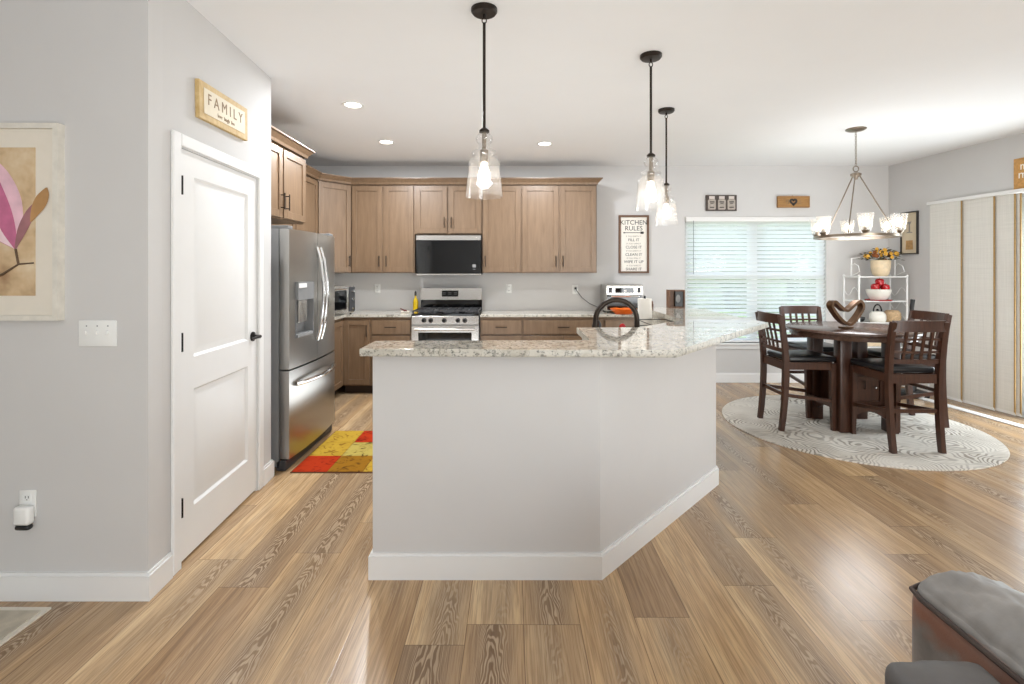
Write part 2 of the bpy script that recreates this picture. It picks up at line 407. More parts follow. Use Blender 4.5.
def rw(s): return (Q0[0]+math.cos(AR)*s, Q0[1]+math.sin(AR)*s)
base('baseboard_right', [Q0, rw(SX0-.02)])
# pantry door: two moulded panels
d1 = structure('door_1', (P0[0],P0[1],0), AP)
cs = MB()
for a, b, z0, z1 in ((DX0-.068,DX0-.006,0,DTOP+.066),(DX1+.006,DX1+.068,0,DTOP+.066),(DX0-.006,DX1+.006,DTOP+.006,DTOP+.066)):
    cs.box(a,b,-.016,0,z0,z1,.004,1)
cs.box(DX0-.012,DX0-.003,0,.1,0,DTOP+.01).box(DX1+.003,DX1+.012,0,.1,0,DTOP+.01).box(DX0-.003,DX1+.003,0,.1,DTOP+.003,DTOP+.01)
cs.build('casing', M['white'], d1)
def moulded(m, x0, x1, z0, z1, yf, yb):     # recessed moulding ring with a raised field
    def ring(i): return [m.b.verts.new(c) for c in ((x0+i[0],i[1],z0+i[0]),(x1-i[0],i[1],z0+i[0]),(x1-i[0],i[1],z1-i[0]),(x0+i[0],i[1],z1-i[0]))]
    rs = [ring(q) for q in ((0,yf),(.012,yf+.012),(.028,yf+.012),(.05,yf+.004))]
    for A, B in zip(rs, rs[1:]):
        for k in range(4): m.b.faces.new((A[k],A[(k+1)%4],B[(k+1)%4],B[k]))
    m.b.faces.new(rs[-1])
dm = MB(); yf, yb = .004, .04; xa, xb = DX0+.13, DX1-.115
zz = [.015,.24,.825,.985,1.885,DTOP]
dm.box(DX0,xa,yf,yb,zz[0],zz[5]).box(xb,DX1,yf,yb,zz[0],zz[5])
for k in (0,2,4): dm.box(xa,xb,yf,yb,zz[k],zz[k+1])
moulded(dm,xa,xb,zz[1],zz[2],yf,yb); moulded(dm,xa,xb,zz[3],zz[4],yf,yb)
dm.box(xa,xb,yb-.008,yb,zz[1],zz[4])
dm.build('door_slab', M['white'], d1)
for z in (.24, 1.03, 1.78): MB().tube([(DX0-.001,-.012,z),(DX0-.001,-.012,z+.09)], .0075, 8).box(DX0-.001,DX0+.006,-.008,.004,z,z+.09).build('hinge', M['black'], d1)
hx, hz = DX1-.055, 1.0
MB().lathe([(.0001,0),(.03,0),(.03,.008),(.012,.012),(.011,.05),(.0001,.05)], seg=20, M=Matrix.Translation((hx,yf,hz)) @ Matrix.Rotation(PI/2,4,'X')).tube([(hx+.005,yf-.045,hz),(hx-.05,yf-.05,hz+.002),(hx-.105,yf-.042,hz-.004)], [.011,.009,.008], 10).build('door_handle', M['black'], d1)
# big window in the back wall: two double-hung sashes side by side
w1 = structure('window_1', (0,D,0))
fr = MB(); fr.frame(WX0,WX1,WZ0,WZ1,.06,.13,.05); mx = (WX0+WX1)/2; fr.box(mx-.05,mx+.05,.06,.13,WZ0,WZ1)
fr.build('window_frame', M['white'], w1)
mr = MB(); zc = 1.345
for a, b in ((WX0+.05,mx-.05),(mx+.05,WX1-.05)): mr.box(a,b,.065,.125,zc-.03,zc+.03); 
mr.build('meeting_rail', M['white'], w1)
for a, b in ((WX0+.05,mx-.05),(mx+.05,WX1-.05)):
    MB().box(a,b,.093,.097,WZ0+.05,zc-.03).box(a,b,.093,.097,zc+.03,WZ1-.05).build('pane', M['pane'], w1)
MB().box(WX0-.02,WX1+.02,-.045,.06,WZ0-.022,WZ0,.004,1).box(WX0-.01,WX1+.01,-.016,0,WZ0-.075,WZ0-.022).build('window_sill', M['white'], w1)
# sliding glass door in the right wall
d2 = structure('door_2', (Q0[0],Q0[1],0), AR)
sf = MB(); sf.frame(SX0,SX1,.0,SZ,.03,.13,.045); sf.build('door_frame', M['white'], d2)
midx = (SX0+SX1)/2
for k, (a, b, y) in enumerate(((SX0+.045,midx+.03,.09),(midx-.03,SX1-.045,.055))):
    MB().frame(a,b,.05,SZ-.045,y-.015,y+.015,.06).build('sash', M['white'], d2)
    MB().box(a+.06,b-.06,y-.003,y+.003,.11,SZ-.105).build('pane', M['pane'], d2)
MB().box(.5,2.6,-.36,-.27,0,.012,.003,1).build('floor_light_strip', M['white'], loc=(Q0[0],Q0[1],0), rz=AR)['kind'] = 'structure'  # patch of light on the floor by the slider, modelled as a thin white strip
# outdoors
st(MB().box(-30,40,6.6,60,-.25,-.15).build('lawn', M['grass'], smooth=0))
st(MB().box(6.3,40,-30,6.6,-.25,-.15).build('patio', M['patio'], smooth=0))
def hedge(name, x0, x1, y0, y1, z, label, seed):
    m = MB(); rnd = random.Random(seed)
    n = int(max(x1-x0, y1-y0)*z*1.7)
    for k in range(n):
        m.ball((rnd.uniform(x0,x1), rnd.uniform(y0,y1), rnd.uniform(.2,z)), rnd.uniform(.6,1.1), (1,1,rnd.uniform(.8,1.3)), 2)
    for v in m.b.verts: v.co += v.normal*mnoise.noise(v.co*3)*.25 if v.normal.length else Vector((0,0,0))
    o = m.build(name, M['green'], smooth=0); tag(o, label, 'hedge', kind='stuff'); return o
hedge('hedge', -2, 17, 19, 21.5, 4.6, 'green hedge across the lawn beyond the blinds', 3)
hedge('hedge', 9.5, 11.5, -2, 9, 2.0, 'green shrubs outside the sliding door', 5)

# ================================================================== ISLAND
IW = 1.04
wi = MB().prism([(-.642,2.305),(.406,2.305),(1.354,3.318),(1.354,4.70),(1.235,4.70),(1.235,3.5),(.76,2.99),(.42,2.99),(.42,2.42),(-.642,2.42)],0,IW)
st(wi.build('wall_island', M['wall'], smooth=0))
base('baseboard_island', [(-.642,2.42),(-.642,2.305),(.406,2.305),(1.354,3.318),(1.354,4.70),(1.235,4.70)])
bar = MB().prism([(-.672,2.20),(.715,2.165),(1.69,3.30),(1.69,4.73),(1.2,4.73),(1.2,3.48),(.762,3.02),(.39,3.02),(.39,2.475),(-.672,2.455)],IW,IW+.033,.003,2)
tag(bar.build('countertop', M['granite'], smooth=20), 'angled raised breakfast bar top of polished speckled granite on grey island', 'countertop')
lc = MB().prism([(-.64,2.425),(.415,2.425),(.415,2.995),(.755,2.995),(1.205,3.475),(1.205,4.2),(.64,4.2),(.64,3.12),(.42,3.10),(-.64,3.10)],.884,.914,.003,1)
tag(lc.build('countertop', M['granite'], smooth=20), 'lower granite sink counter behind the raised breakfast bar', 'countertop')
MB_spl = MB().box(1.213,1.235,3.53,4.70,.914,IW); tag(MB_spl.build('backsplash', M['granite'], smooth=0), 'granite splash strip below the far leg of the breakfast bar', 'backsplash')

# ================================================================== CABINETS
def handle(m, x, z, L, vert, y):
    if vert:
        m.tube([(x,y-.03,z-L/2),(x,y-.03,z+L/2)],.0055,8)
        for q in (-.38,.38): m.tube([(x,y,z+L*q),(x,y-.03,z+L*q)],.0045,8)
    else:
        m.tube([(x-L/2,y-.03,z),(x+L/2,y-.03,z)],.0055,8)
        for q in (-.38,.38): m.tube([(x+L*q,y,z),(x+L*q,y-.03,z)],.0045,8)
    return m
def shaker(x0, x1, z0, z1, y=0, st_=.058, th=.02):
    m = MB()
    m.box(x0,x0+st_,y-th,y,z0,z1,.0015,1).box(x1-st_,x1,y-th,y,z0,z1,.0015,1)
    m.box(x0+st_,x1-st_,y-th,y,z1-st_,z1,.0015,1).box(x0+st_,x1-st_,y-th,y,z0,z0+st_,.0015,1)
    m.box(x0+st_,x1-st_,y-th+.011,y,z0+st_,z1-st_); return m
def upper(label, loc, rz, w, z0, z1, dep, doors, end_left=False, gap=.012, hside='in', hz=None, group=None):
    t = thing('wall_cabinet', label, 'cabinet', (loc[0],loc[1],z0), rz, group); h = z1-z0
    MB().box(0,w,0,dep,0,h).build('body', M['cab'], t, smooth=0)
    x = 0
    for k, dw in enumerate(doors):
        d = shaker(x+gap, x+dw-gap, .012, h-.03).build('door', M['cab'], t, smooth=0)
        if len(doors) == 2: hx = x+dw-gap-.03 if k == 0 else x+gap+.03
        else: hx = x+gap+.03 if hside == 'l' else x+dw-gap-.03
        handle(MB(), hx, .14, .13, True, -.02).build('handle', M['bronze'], d)
        x += dw
    return t
UY = D-.33; UZ0, UZ1 = 1.384, 2.452
upper('tall two-door wall cabinet left of the microwave', (-1.925,UY), 0, .76, UZ0, UZ1, .33, [.385,.375])
upper('short two-door wall cabinet above the microwave', (-1.165,UY), 0, .805, 1.845, UZ1, .33, [.40,.405])
upper('narrow single-door wall cabinet right of the microwave', (-.36,UY), 0, .47, UZ0, UZ1, .33, [.47], hside='l')
upper('wide two-door wall cabinet at right end of the row', (.11,UY), 0, .905, UZ0, UZ1, .33, [.455,.45])
# diagonal corner cabinet
CA = Vector((-2.21,5.66)); CB = Vector((-1.93,5.99)); ca = math.atan2(CB.y-CA.y, CB.x-CA.x); cw = (CB-CA).length
t = thing('wall_cabinet', 'diagonal corner wall cabinet with one door, left of the row', 'cabinet', (0,0,UZ0))
MB().prism([CA,CB,(-1.93,D),(-2.54,D),(-2.54,5.66)],0,UZ1-UZ0).build('body', M['cab'], t, smooth=0)
dd = shaker(.012,cw-.012,.012,UZ1-UZ0-.03).build('door', M['cab'], t, loc=(CA.x,CA.y,0), rz=ca, smooth=0)
handle(MB(), cw-.042, .14, .13, True, -.02).build('handle', M['bronze'], dd)
# left wall run: rz = 90 deg faces +X; local x runs +Y
upper('wall cabinet on the left wall between fridge and corner', (-2.21,4.47), PI/2, 1.185, UZ0, UZ1, .33, [.6,.585])
t = upper('deep two-door cabinet over the refrigerator', (-1.848,3.50), PI/2, .945, 1.825, UZ1-.03, .69, [.5,.445])
# crown moulding (sloped profile along the cabinet tops)
def crown(name, pts, z, label):
    m = MB(); pts = [Vector(p) for p in pts]; prof = [(0,-.012),(.006,-.012),(.012,.01),(.045,.045),(.058,.05),(.058,.062),(0,.062)]
    rows = []
    for i, p in enumerate(pts):
        ns = []
        if i: d = (p-pts[i-1]).normalized(); ns.append(Vector((d.y,-d.x)))
        if i < len(pts)-1: d = (pts[i+1]-p).normalized(); ns.append(Vector((d.y,-d.x)))
        n = sum(ns, Vector((0,0))).normalized(); k = 1/max(.3, n.dot(ns[0]))
        rows.append([m.b.verts.new((p.x+n.x*k*a, p.y+n.y*k*a, z+b)) for a, b in prof])
    for A, B in zip(rows, rows[1:]):
        for q in range(len(prof)): m.b.faces.new((A[q],A[(q+1)%len(prof)],B[(q+1)%len(prof)],B[q]))
    m.b.faces.new(rows[0]); m.b.faces.new(rows[-1][::-1])
    return tag(m.build(name, M['cab'], smooth=0), label, 'moulding')
fy = .022
crown('crown_molding', [(-2.21+fy,4.47),(-2.21+fy,5.655),(-1.93+.01,5.99-fy),(1.017,5.99-fy),(1.017,D)], UZ1, 'wooden crown moulding along the tops of the back wall cabinets')
crown('crown_molding', [(-1.848+fy,3.50),(-1.848+fy,4.447),(-2.53,4.447)], UZ1-.03, 'wooden crown moulding on top of the cabinet over the refrigerator')
# base cabinets
def base_cab(label, loc, rz, w, dep, kind, ndoor=1, group=None):
    t = thing('base_cabinet', label, 'cabinet', (loc[0],loc[1],0), rz, group)
    MB().box(0,w,0,dep,.1,.883).build('body', M['cab'], t, smooth=0)
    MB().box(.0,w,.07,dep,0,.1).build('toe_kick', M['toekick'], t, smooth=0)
    if kind == 'drawer_door':
        d = MB().box(.012,w-.012,-.02,0,.69,.85,.003,1).build('drawer', M['cab'], t, smooth=0); handle(MB(), w/2,.77,.13,False,-.02).build('handle', M['bronze'], d)
        zt = .67
    elif kind == 'door': zt = .85
    if kind == 'blank': return t
    dw = w/ndoor
    for k in range(ndoor):
        a, b = k*dw+(.012 if k == 0 else .003), (k+1)*dw-(.012 if k == ndoor-1 else .003)
        d = shaker(a,b,.115,zt).build('door', M['cab'], t, smooth=0)
        hx = b-.03 if (k == 0) else a+.03
        handle(MB(), hx, zt-.12, .13, True, -.02).build('handle', M['bronze'], d)
    return t
BY = D-.61
base_cab('corner base cabinet door facing the room left of the drawer cabinet', (-1.93,BY), 0, .32, .60, 'door')
base_cab('base cabinet with one drawer just left of the range', (-1.61,BY), 0, .465, .60, 'drawer_door')
base_cab('base cabinet with one drawer just right of the range', (-.365,BY), 0, .485, .60, 'drawer_door')
base_cab('wide base cabinet with one long drawer at the right of the back wall', (.12,BY), 0, .93, .60, 'drawer_door', 2)
base_cab('base cabinet at the far right end of the back wall, behind the faucet', (1.05,BY), 0, .55, .60, 'drawer_door')
base_cab('base cabinet on the left wall beside the refrigerator, facing right', (-1.93,4.50), PI/2, BY-4.53, .60, 'door', 2)
# island base cabinets on the kitchen side (face +Y / -X)
base_cab('island base cabinet facing the range behind the grey pony wall', (.40,3.06), PI, 1.03, .62, 'door', 2)
base_cab('island sink cabinet below the faucet, facing the range side', (.66,4.18), -PI/2, .60, .54, 'door', 2)
# back countertops
tag(MB().prism([(-2.54,4.48),(-1.90,4.48),(-1.90,BY-.03),(-1.147,BY-.03),(-1.147,D),(-2.54,D)],.884,.914,.003,1).build('countertop', M['granite'], smooth=20), 'L-shaped granite countertop left of the range under the corner cabinet', 'countertop')
tag(MB().box(-.366,1.62,BY-.03,D,.884,.914,.003,1).build('countertop', M['granite'], smooth=20), 'straight granite countertop right of the range on the back wall', 'countertop')

# ================================================================== APPLIANCES
# range
rx0, rx1 = -1.138, -.375
t = thing('gas_range', 'stainless steel gas range with black cooktop and five knobs', 'range', ((rx0+rx1)/2, BY-.05, 0)); w = (rx1-rx0)/2
MB().box(-w,w,.03,.64,.06,.9).build('body', M['steel'], t, smooth=0)
MB().box(-w+.02,w-.02,.08,.6,0,.06).build('plinth', M['blackplastic'], t, smooth=0)
MB().box(-w,w,.02,.60,.90,.922,.004,1).build('cooktop', M['glossblack'], t)
MB().box(-w,w,-.005,.03,.80,.90,.004,1).build('control_panel', M['steelh'], t)
for x in (-.24,-.163,-.01,.145,.222):
    MB().lathe([(.0001,-.03),(.018,-.03),(.022,-.004),(.027,0),(.0001,0)], seg=18, M=Matrix.Translation((x,-.006,.85)) @ Matrix.Rotation(-PI/2,4,'X')).build('knob', M['black'], t)
dr = MB().frame(-w+.005,w-.005,.22,.79,-.02,.03,.075).build('oven_door', M['steelh'], t, smooth=0)
MB().box(-w+.08,w-.08,-.016,.02,.295,.715).build('oven_window', M['glossblack'], dr, smooth=0)
MB().tube([(-w+.05,-.065,.755),(w-.05,-.065,.755)],.014,12).box(-w+.06,-w+.085,-.065,-.02,.745,.765).box(w-.085,w-.06,-.065,-.02,.745,.765).build('oven_handle', M['steelh'], dr)
MB().box(-w+.005,w-.005,-.015,.03,.07,.21,.004,1).build('bottom_drawer', M['steelh'], t)
MB().box(-w+.0,w,.575,.64,.90,1.06,.003,1).build('backguard', M['glossblack'], t)
MB().prism_y([(-w,1.05),(w,1.05),(w,1.185),(w-.008,1.195),(-w+.008,1.195),(-w,1.185)],.55,.645).build('backguard_panel', M['steelh'], t)
MB().box(-.115,.09,.546,.552,1.09,1.165,.002,1).build('display', M['glossblack'], t)
for x in (-.085,-.015,.055):
    MB().box(x-.02,x+.02,.544,.547,1.135,1.139).box(x-.02,x+.02,.544,.547,1.118,1.121).build('display_marks', M['greyplastic'], t, smooth=0)
for gx in (-.255,0,.255):
    g = MB(); g.frame(gx-.118,gx+.118,0,0,0,0,0) if False else None
    a, b = gx-.118, gx+.118
    for y in (.06,.31,.56): g.box(a,b,y-.006,y+.006,.945,.957)
    for x in (a,gx,b): g.box(x-.006,x+.006,.06,.56,.945,.957)
    for x in (a,b):
        for y in (.06,.56): g.box(x-.008,x+.008,y-.008,y+.008,.922,.95)
    for y in (.18,.44): g.lathe([(.0001,.922),(.045,.922),(.045,.934),(.03,.94),(.0001,.94)], (gx,y,0), 20)
    for y in (.18,.44): g.box(gx-.08,gx+.08,y-.005,y+.005,.945,.957)
    g.build('grate', M['darkgrey'], t)
# microwave
t = thing('microwave', 'black glass over-the-range microwave with stainless top strip', 'microwave', (-.7525, D-.40, 1.366)); w = .384
MB().box(-w,w,.02,.40,0,.466).build('body', M['darkgrey'], t, smooth=0)
MB().box(-w,w,0,.02,.405,.466,.003,1).build('vent_strip', M['steelh'], t)
MB().box(-w,w,-.012,.02,.012,.403,.004,1).build('door', M['glossblack'], t)
MB().box(-w,w,.0,.02,-.008,.012,.002,1).build('bottom_strip', M['steelh'], t)
MB().lathe([(.0001,0),(.006,0),(.006,.002),(.0001,.002)], seg=14, M=Matrix.Translation((0,-.001,.437)) @ Matrix.Rotation(PI/2,4,'X')).build('badge', M['chrome'], t)
MB().box(.285,.325,-.014,-.012,.085,.12).box(.29,.32,-.014,-.012,.06,.066).build('keypad_marks', M['greyplastic'], t, smooth=0)
# refrigerator: rotated with the wall, front faces +X
FA = R(90)
t = thing('refrigerator', 'stainless french door refrigerator with dispenser beside the white pantry door', 'refrigerator', (-1.645,3.525,0), FA); fw = .91
# local: x along the front (away from the camera), y to the wall, front = -y
MB().box(0,fw,.0,.74,.03,1.712).build('body', M['fridgeside'], t, smooth=0)
MB().box(.0,fw,-.05,.02,0,.075,.006,1).build('base_grille', M['darkgrey'], t)
def curved(x0, x1, z0, z1, hole=None, n=10):
    m = MB(); y = lambda x: -.072-.026*(1-((x-fw/2)/(fw/2))**2)
    xs = [x0+(x1-x0)*k/n for k in range(n+1)]
    if hole: xs = sorted(set(xs+[hole[0],hole[1]])); xs = [x for x in xs]
    e = .008
    def col(x, z, inset=0): return m.b.verts.new((x, y(x)+inset, z))
    for a, b in zip(xs, xs[1:]):
        zs = [z0, z1] if not (hole and a >= hole[0]-1e-6 and b <= hole[1]+1e-6) else None
        for (p, q) in ([(z0,z1)] if zs else [(z0,hole[2]),(hole[3],z1)]):
            m.b.faces.new((col(a,p),col(b,p),col(b,q),col(a,q)))
    for z in (z0, z1):
        for a, b in zip(xs, xs[1:]): m.b.faces.new((col(a,z),col(b,z),m.b.verts.new((b,-.004,z)),m.b.verts.new((a,-.004,z))))
    for x in (x0, x1): m.b.faces.new((col(x,z0),col(x,z1),m.b.verts.new((x,-.004,z1)),m.b.verts.new((x,-.004,z0))))
    bmesh.ops.remove_doubles(m.b, verts=m.b.verts, dist=.0005)
    return m
def fy_(x): return -.072-.026*(1-((x-fw/2)/(fw/2))**2)
FZ = .705
hole = (.085,.37,.93,1.33)
dl = curved(.004, fw/2-.003, FZ+.012, 1.712, hole).build('door', M['steel'], t)
dr = curved(fw/2+.003, fw-.004, FZ+.012, 1.712).build('door', M['steel'], t)
fz = curved(.004, fw-.004, .085, FZ).build('freezer_drawer', M['steel'], t)
dp = MB(); a, b, z0, z1 = hole; yb = -.03
dp.box(a,b,yb,yb+.01,z0,z1).box(a-.001,a+.006,fy_(a)-.004,yb,z0,z1).box(b-.006,b+.001,fy_(b)-.004,yb,z0,z1).box(a,b,fy_(b)-.002,yb,z0-.001,z0+.02).box(a,b,fy_(b)-.006,yb,z1-.13,z1+.002)
dsp = dp.build('dispenser', M['greyplastic'], dl, smooth=0)
MB().box(a+.07,b-.07,yb-.05,yb-.01,z0+.1,z1-.13,.006,1).build('paddle', M['steelh'], dsp)
MB().box(a+.01,a+.14,fy_(b)-.010,fy_(b)-.004,z1-.04,z1-.008).build('display', M['plastic'], dsp, smooth=0)
for x, dd in ((fw/2-.035, dl), (fw/2+.035, dr)):
    pts = []
    for k in range(17):
        q = k/16; pts.append((x, fy_(x)-.012-.052*math.sin(PI*q)**.8, .87+q*.73))
    MB().tube(pts, .0135, 10).build('handle', M['chrome'], dd)
pts = []
for k in range(17):
    q = k/16; x = .08+q*.75; pts.append((x, fy_(x)-.008-.05*math.sin(PI*q)**.6, .60-.0*q))
MB().tube(pts, .016, 10).build('handle', M['chrome'], fz)
for x in (.05, fw-.05): MB().box(x-.04,x+.04,-.06,.06,1.712,1.737,.004,1).build('hinge_cover', M['greyplastic'], t)

# ================================================================== LAMPS
def spot(name, loc, power, r=.05, col=(.96,.97,1)):
    l = bpy.data.lights.new(name, 'POINT'); l.energy = power; l.shadow_soft_size = r; l.color = col
    o = bpy.data.objects.new(name, l); COL.objects.link(o); o.location = loc; return o
PEND = [((-.14,2.52),'pendant light nearest the camera, in front of the wall cabinets'), ((.85,3.06),'middle pendant light of seeded glass over the island corner'), ((1.265,4.1),'farthest pendant light of seeded glass, over the far end of the island')]
proto = None
for (x, y), lab in PEND:
    if proto is None:
        t = proto = thing('pendant_light', lab, 'pendant light', (x,y,H), 0, 'glass pendants over the island')
        MB().lathe([(.0001,0),(.066,0),(.066,-.014),(.058,-.024),(.02,-.028),(.0001,-.028)], seg=32).build('canopy', M['bronze'], t)
        lk = MB(); lk.tube([(0,0,-.028),(0,0,-.045)],.007,8)
        lk.tube([(.011*math.cos(a*PI/8),0,-.058+.014*math.sin(a*PI/8)) for a in range(16)],.003,6,closed=True); lk.build('link', M['bronze'], t)
        MB().tube([(0,0,-.07),(0,0,-.615)],.0075,10).lathe([(.0001,-.60),(.012,-.60),(.026,-.612),(.026,-.622),(.0001,-.622)]).build('rod', M['bronze'], t)
        zb = -.947
        prof = [(.0935,0),(.0925,.004),(.088,.05),(.082,.105),(.0775,.150),(.079,.165),(.076,.180),(.066,.193),(.05,.199),(.045,.203),(.047,.209),(.058,.214),(.0625,.221),(.060,.229),(.046,.237),(.031,.245),(.026,.254),(.027,.264),(.038,.276),(.043,.290),(.041,.304),(.031,.316),(.016,.323)]
        MB().lathe([(r, z+zb) for r, z in prof], seg=40).build('shade', M['seed'], t)
        MB().lathe([(.0001,zb+.325),(.012,zb+.325),(.012,zb+.24),(.022,zb+.235),(.022,zb+.175),(.0001,zb+.175)], seg=20).build('socket', M['nickel'], t)
        MB().lathe([(.0001,zb+.175),(.013,zb+.172),(.018,zb+.15),(.03,zb+.118),(.031,zb+.098),(.022,zb+.076),(.0001,zb+.068)], seg=20).build('bulb', M['bulb'], t)
    else:
        t = copy_tree(proto); t.location = (x,y,H); t['label'] = lab
    spot('pendant_glow', (x,y,H-.86), 5, .035)
CANS = [((-1.265,3.98),'recessed ceiling downlight nearest the pantry door'),((-1.29,5.13),'recessed ceiling downlight in front of the corner cabinet'),((.34,5.2),'recessed ceiling downlight in front of the right end of the cabinets')]
proto = None
for (x, y), lab in CANS:
    if proto is None:
        t = proto = thing('downlight', lab, 'ceiling light', (x,y,H), 0, 'recessed ceiling downlights')
        MB().lathe([(.062,0),(.085,0),(.087,-.004),(.082,-.007),(.062,-.004)], seg=32, close=True).build('trim_ring', M['plastic'], t)
        MB().lathe([(.0001,-.001),(.062,-.001),(.062,-.003),(.0001,-.003)], seg=28).build('lens', M['can'], t)
    else:
        t = copy_tree(proto); t.location = (x,y,H); t['label'] = lab
    area('downlight_beam', (x,y,H-.012), (0,0,0), .12, .12, 34, (.92,.96,1), 'DISK')
# chandelier
CX, CY = 3.205, 4.66; RZ = 1.73; RR = .33
t = thing('chandelier', 'six-light ring chandelier hanging over the dining table', 'chandelier', (CX,CY,H))
z = lambda v: v-H
MB().lathe([(.0001,0),(.085,0),(.083,-.008),(.06,-.02),(.012,-.026),(.0001,-.026)]).build('canopy', M['nickel'], t)
ch = MB()
for k in range(14):
    zc_ = -.04-.0225*k; ax = k % 2
    ch.tube([((.008*math.cos(a*PI/5) if ax else 0), (0 if ax else .008*math.cos(a*PI/5)), zc_+.015*math.sin(a*PI/5)) for a in range(10)], .0025, 5, closed=True)
ch.build('chain', M['nickel'], t)
hb = MB().lathe([(.0001,z(2.33)),(.02,z(2.33)),(.045,z(2.318)),(.045,z(2.298)),(.02,z(2.285)),(.014,z(2.262)),(.0001,z(2.26))])
hb.tube([(.026*math.cos(a*PI/8),0,z(2.362)+.026*math.sin(a*PI/8)) for a in range(16)],.005,6,closed=True).build('hub', M['nickel'], t)
rg = MB().lathe([(RR-.011,z(RZ)-.013),(RR+.011,z(RZ)-.013),(RR+.011,z(RZ)+.013),(RR-.011,z(RZ)+.013)], seg=64, close=True)
rg.build('ring', M['nickel'], t)
for a in (-14.5, 105.5, 225.5):
    a = R(a); MB().tube([(.03*math.cos(a),.03*math.sin(a),z(2.30)),(RR*math.cos(a),RR*math.sin(a),z(RZ)+.01)],.0055,8).build('rod', M['nickel'], t)
for k in range(6):
    a = R(-52.5-60*k); x, y = RR*math.cos(a), RR*math.sin(a); zb = z(RZ)+.012
    sk_ = MB().lathe([(.0001,zb),(.02,zb),(.034,zb+.018),(.036,zb+.026),(.016,zb+.03),(.016,zb+.062),(.0001,zb+.062)], (x,y,0), 20).build('socket', M['nickel'], t)
    MB().lathe([(.016,zb+.022),(.044,zb+.024),(.047,zb+.04),(.066,zb+.172),(.0655,zb+.174),(.063,zb+.172),(.044,zb+.04)], (x,y,0), 28).build('shade', M['cupglass'], t)
    MB().lathe([(.0001,zb+.062),(.012,zb+.064),(.024,zb+.095),(.025,zb+.112),(.016,zb+.132),(.0001,zb+.137)], (x,y,0), 18).build('bulb', M['bulb'], t)

spot('chandelier_glow', (CX, CY, RZ-.16), 25, .28)   # the six bulbs' light

# ================================================================== BLINDS
t = thing('window_blind', 'white horizontal slat blind lowered over the back window', 'blind', ((WX0+WX1)/2, D+.005, WZ1)); bw = (WX1-WX0)/2-.012
MB().box(-bw-.008,bw+.008,-.028,.04,-.062,-.002,.003,1).build('headrail', M['white'], t)
s = MB(); ns = 29; top, bot = -.085, WZ0-WZ1+.045
for k in range(ns):
    zc_ = top+(bot-top)*k/(ns-1); ang = R(-57); hw = .0255
    pts = []
    for q in range(5):
        u = (q/4-.5)*2*hw; cr = .003*(1-(u/hw)**2)
        pts.append((u*math.cos(ang)-cr*math.sin(ang)*0, zc_+u*math.sin(ang)+cr))
    rows = [[s.b.verts.new((xx, .012+p[0], p[1])) for p in pts] for xx in (-bw, bw)]
    low = [[s.b.verts.new((xx, .012+p[0], p[1]-.0025)) for p in pts] for xx in (-bw, bw)]
    for q in range(4):
        s.b.faces.new((rows[0][q],rows[0][q+1],rows[1][q+1],rows[1][q])); s.b.faces.new((low[0][q],low[1][q],low[1][q+1],low[0][q+1]))
    for R0, L0 in zip(rows, low):
        for q in range(4): s.b.faces.new((R0[q],L0[q],L0[q+1],R0[q+1]))
    for q in (0,4): s.b.faces.new((rows[0][q],rows[1][q],low[1][q],low[0][q]))
s.build('slats', M['blind'], t)
MB().box(-bw,bw,-.014,.036,bot-.035,bot-.016,.004,1).build('bottom_rail', M['white'], t)
for x in (-bw+.13, -.12, .12, bw-.13): MB().tube([(x,-.014,-.06),(x,-.014,bot-.02)],.0012,5).build('ladder_cord', M['white'], t)
MB().tube([(-bw+.085,-.035,-.05),(-bw+.085,-.035,-.72)],.004,6).build('tilt_wand', M['greyplastic'], t)
# sliding panel blind over the glass door
t = thing('panel_blind', 'woven off-white sliding panels with golden edges covering the glass door', 'blind', (Q0[0],Q0[1],0), AR)
MB().box(.62,2.5,-.10,-.0,2.155,2.19,.003,1).build('track', M['white'], t)
for k, (a, b) in enumerate(((.653,1.02),(.96,1.334),(1.15,1.508),(1.20,1.545))):
    y = -.088+.018*k
    p = MB().box(a,b,y-.0015,y+.0015,.03,2.155).build('panel', M['panel'], t, smooth=0)
    MB().box(b-.011,b+.002,y-.004,y+.003,.03,2.155).build('edge_tape', M['gold'], p, smooth=0, label='golden edge tape')
    MB().box(a,b,y-.006,y+.004,.02,.045).build('bottom_bar', M['white'], p, smooth=0)

# ================================================================== DINING SET
rug = tag(MB().lathe([(.0001,0),(1.058,0),(1.06,.005),(1.055,.011),(.0001,.011)], seg=96).build('round_rug', M['rug'], loc=(3.073,4.587,0)), 'round pale grey patterned rug under the dining table', 'rug')
RUGZ = .011
TX, TY = 3.10, 4.57
t = thing('dining_table', 'round dark wood counter-height dining table on the round rug', 'table', (TX,TY,RUGZ)); TZ = .9-RUGZ
MB().lathe([(.0001,TZ),(.515,TZ),(.53,TZ-.008),(.533,TZ-.022),(.522,TZ-.034),(.50,TZ-.038),(.495,TZ-.075),(.0001,TZ-.075)], seg=72).build('tabletop', M['espresso_x'], t, smooth=30)
for sx in (-1,1):
    for sy in (-1,1):
        cx, cy = sx*.21, sy*.20
        MB().box(cx-.05,cx+.05,cy-.05,cy+.05,0,TZ-.075,.006,2).build('leg', M['espresso'], t)
MB().box(-.19,.19,-.18,.18,.20,.52).box(-.2,.2,-.19,.19,.50,.525).build('storage_box', M['espresso'], t, smooth=0)
for sy in (-1,1):
    arch = [(-.17,.10)]+[(-.17+.34*k/12, .10+.075*math.sin(PI*k/12)) for k in range(13)]+[(.17,.20),(-.17,.20)]
    MB().prism_y([(p[0],p[1]) for p in arch[1:]], sy*.2-.015, sy*.2+.015).build('apron', M['espresso'], t, smooth=0)
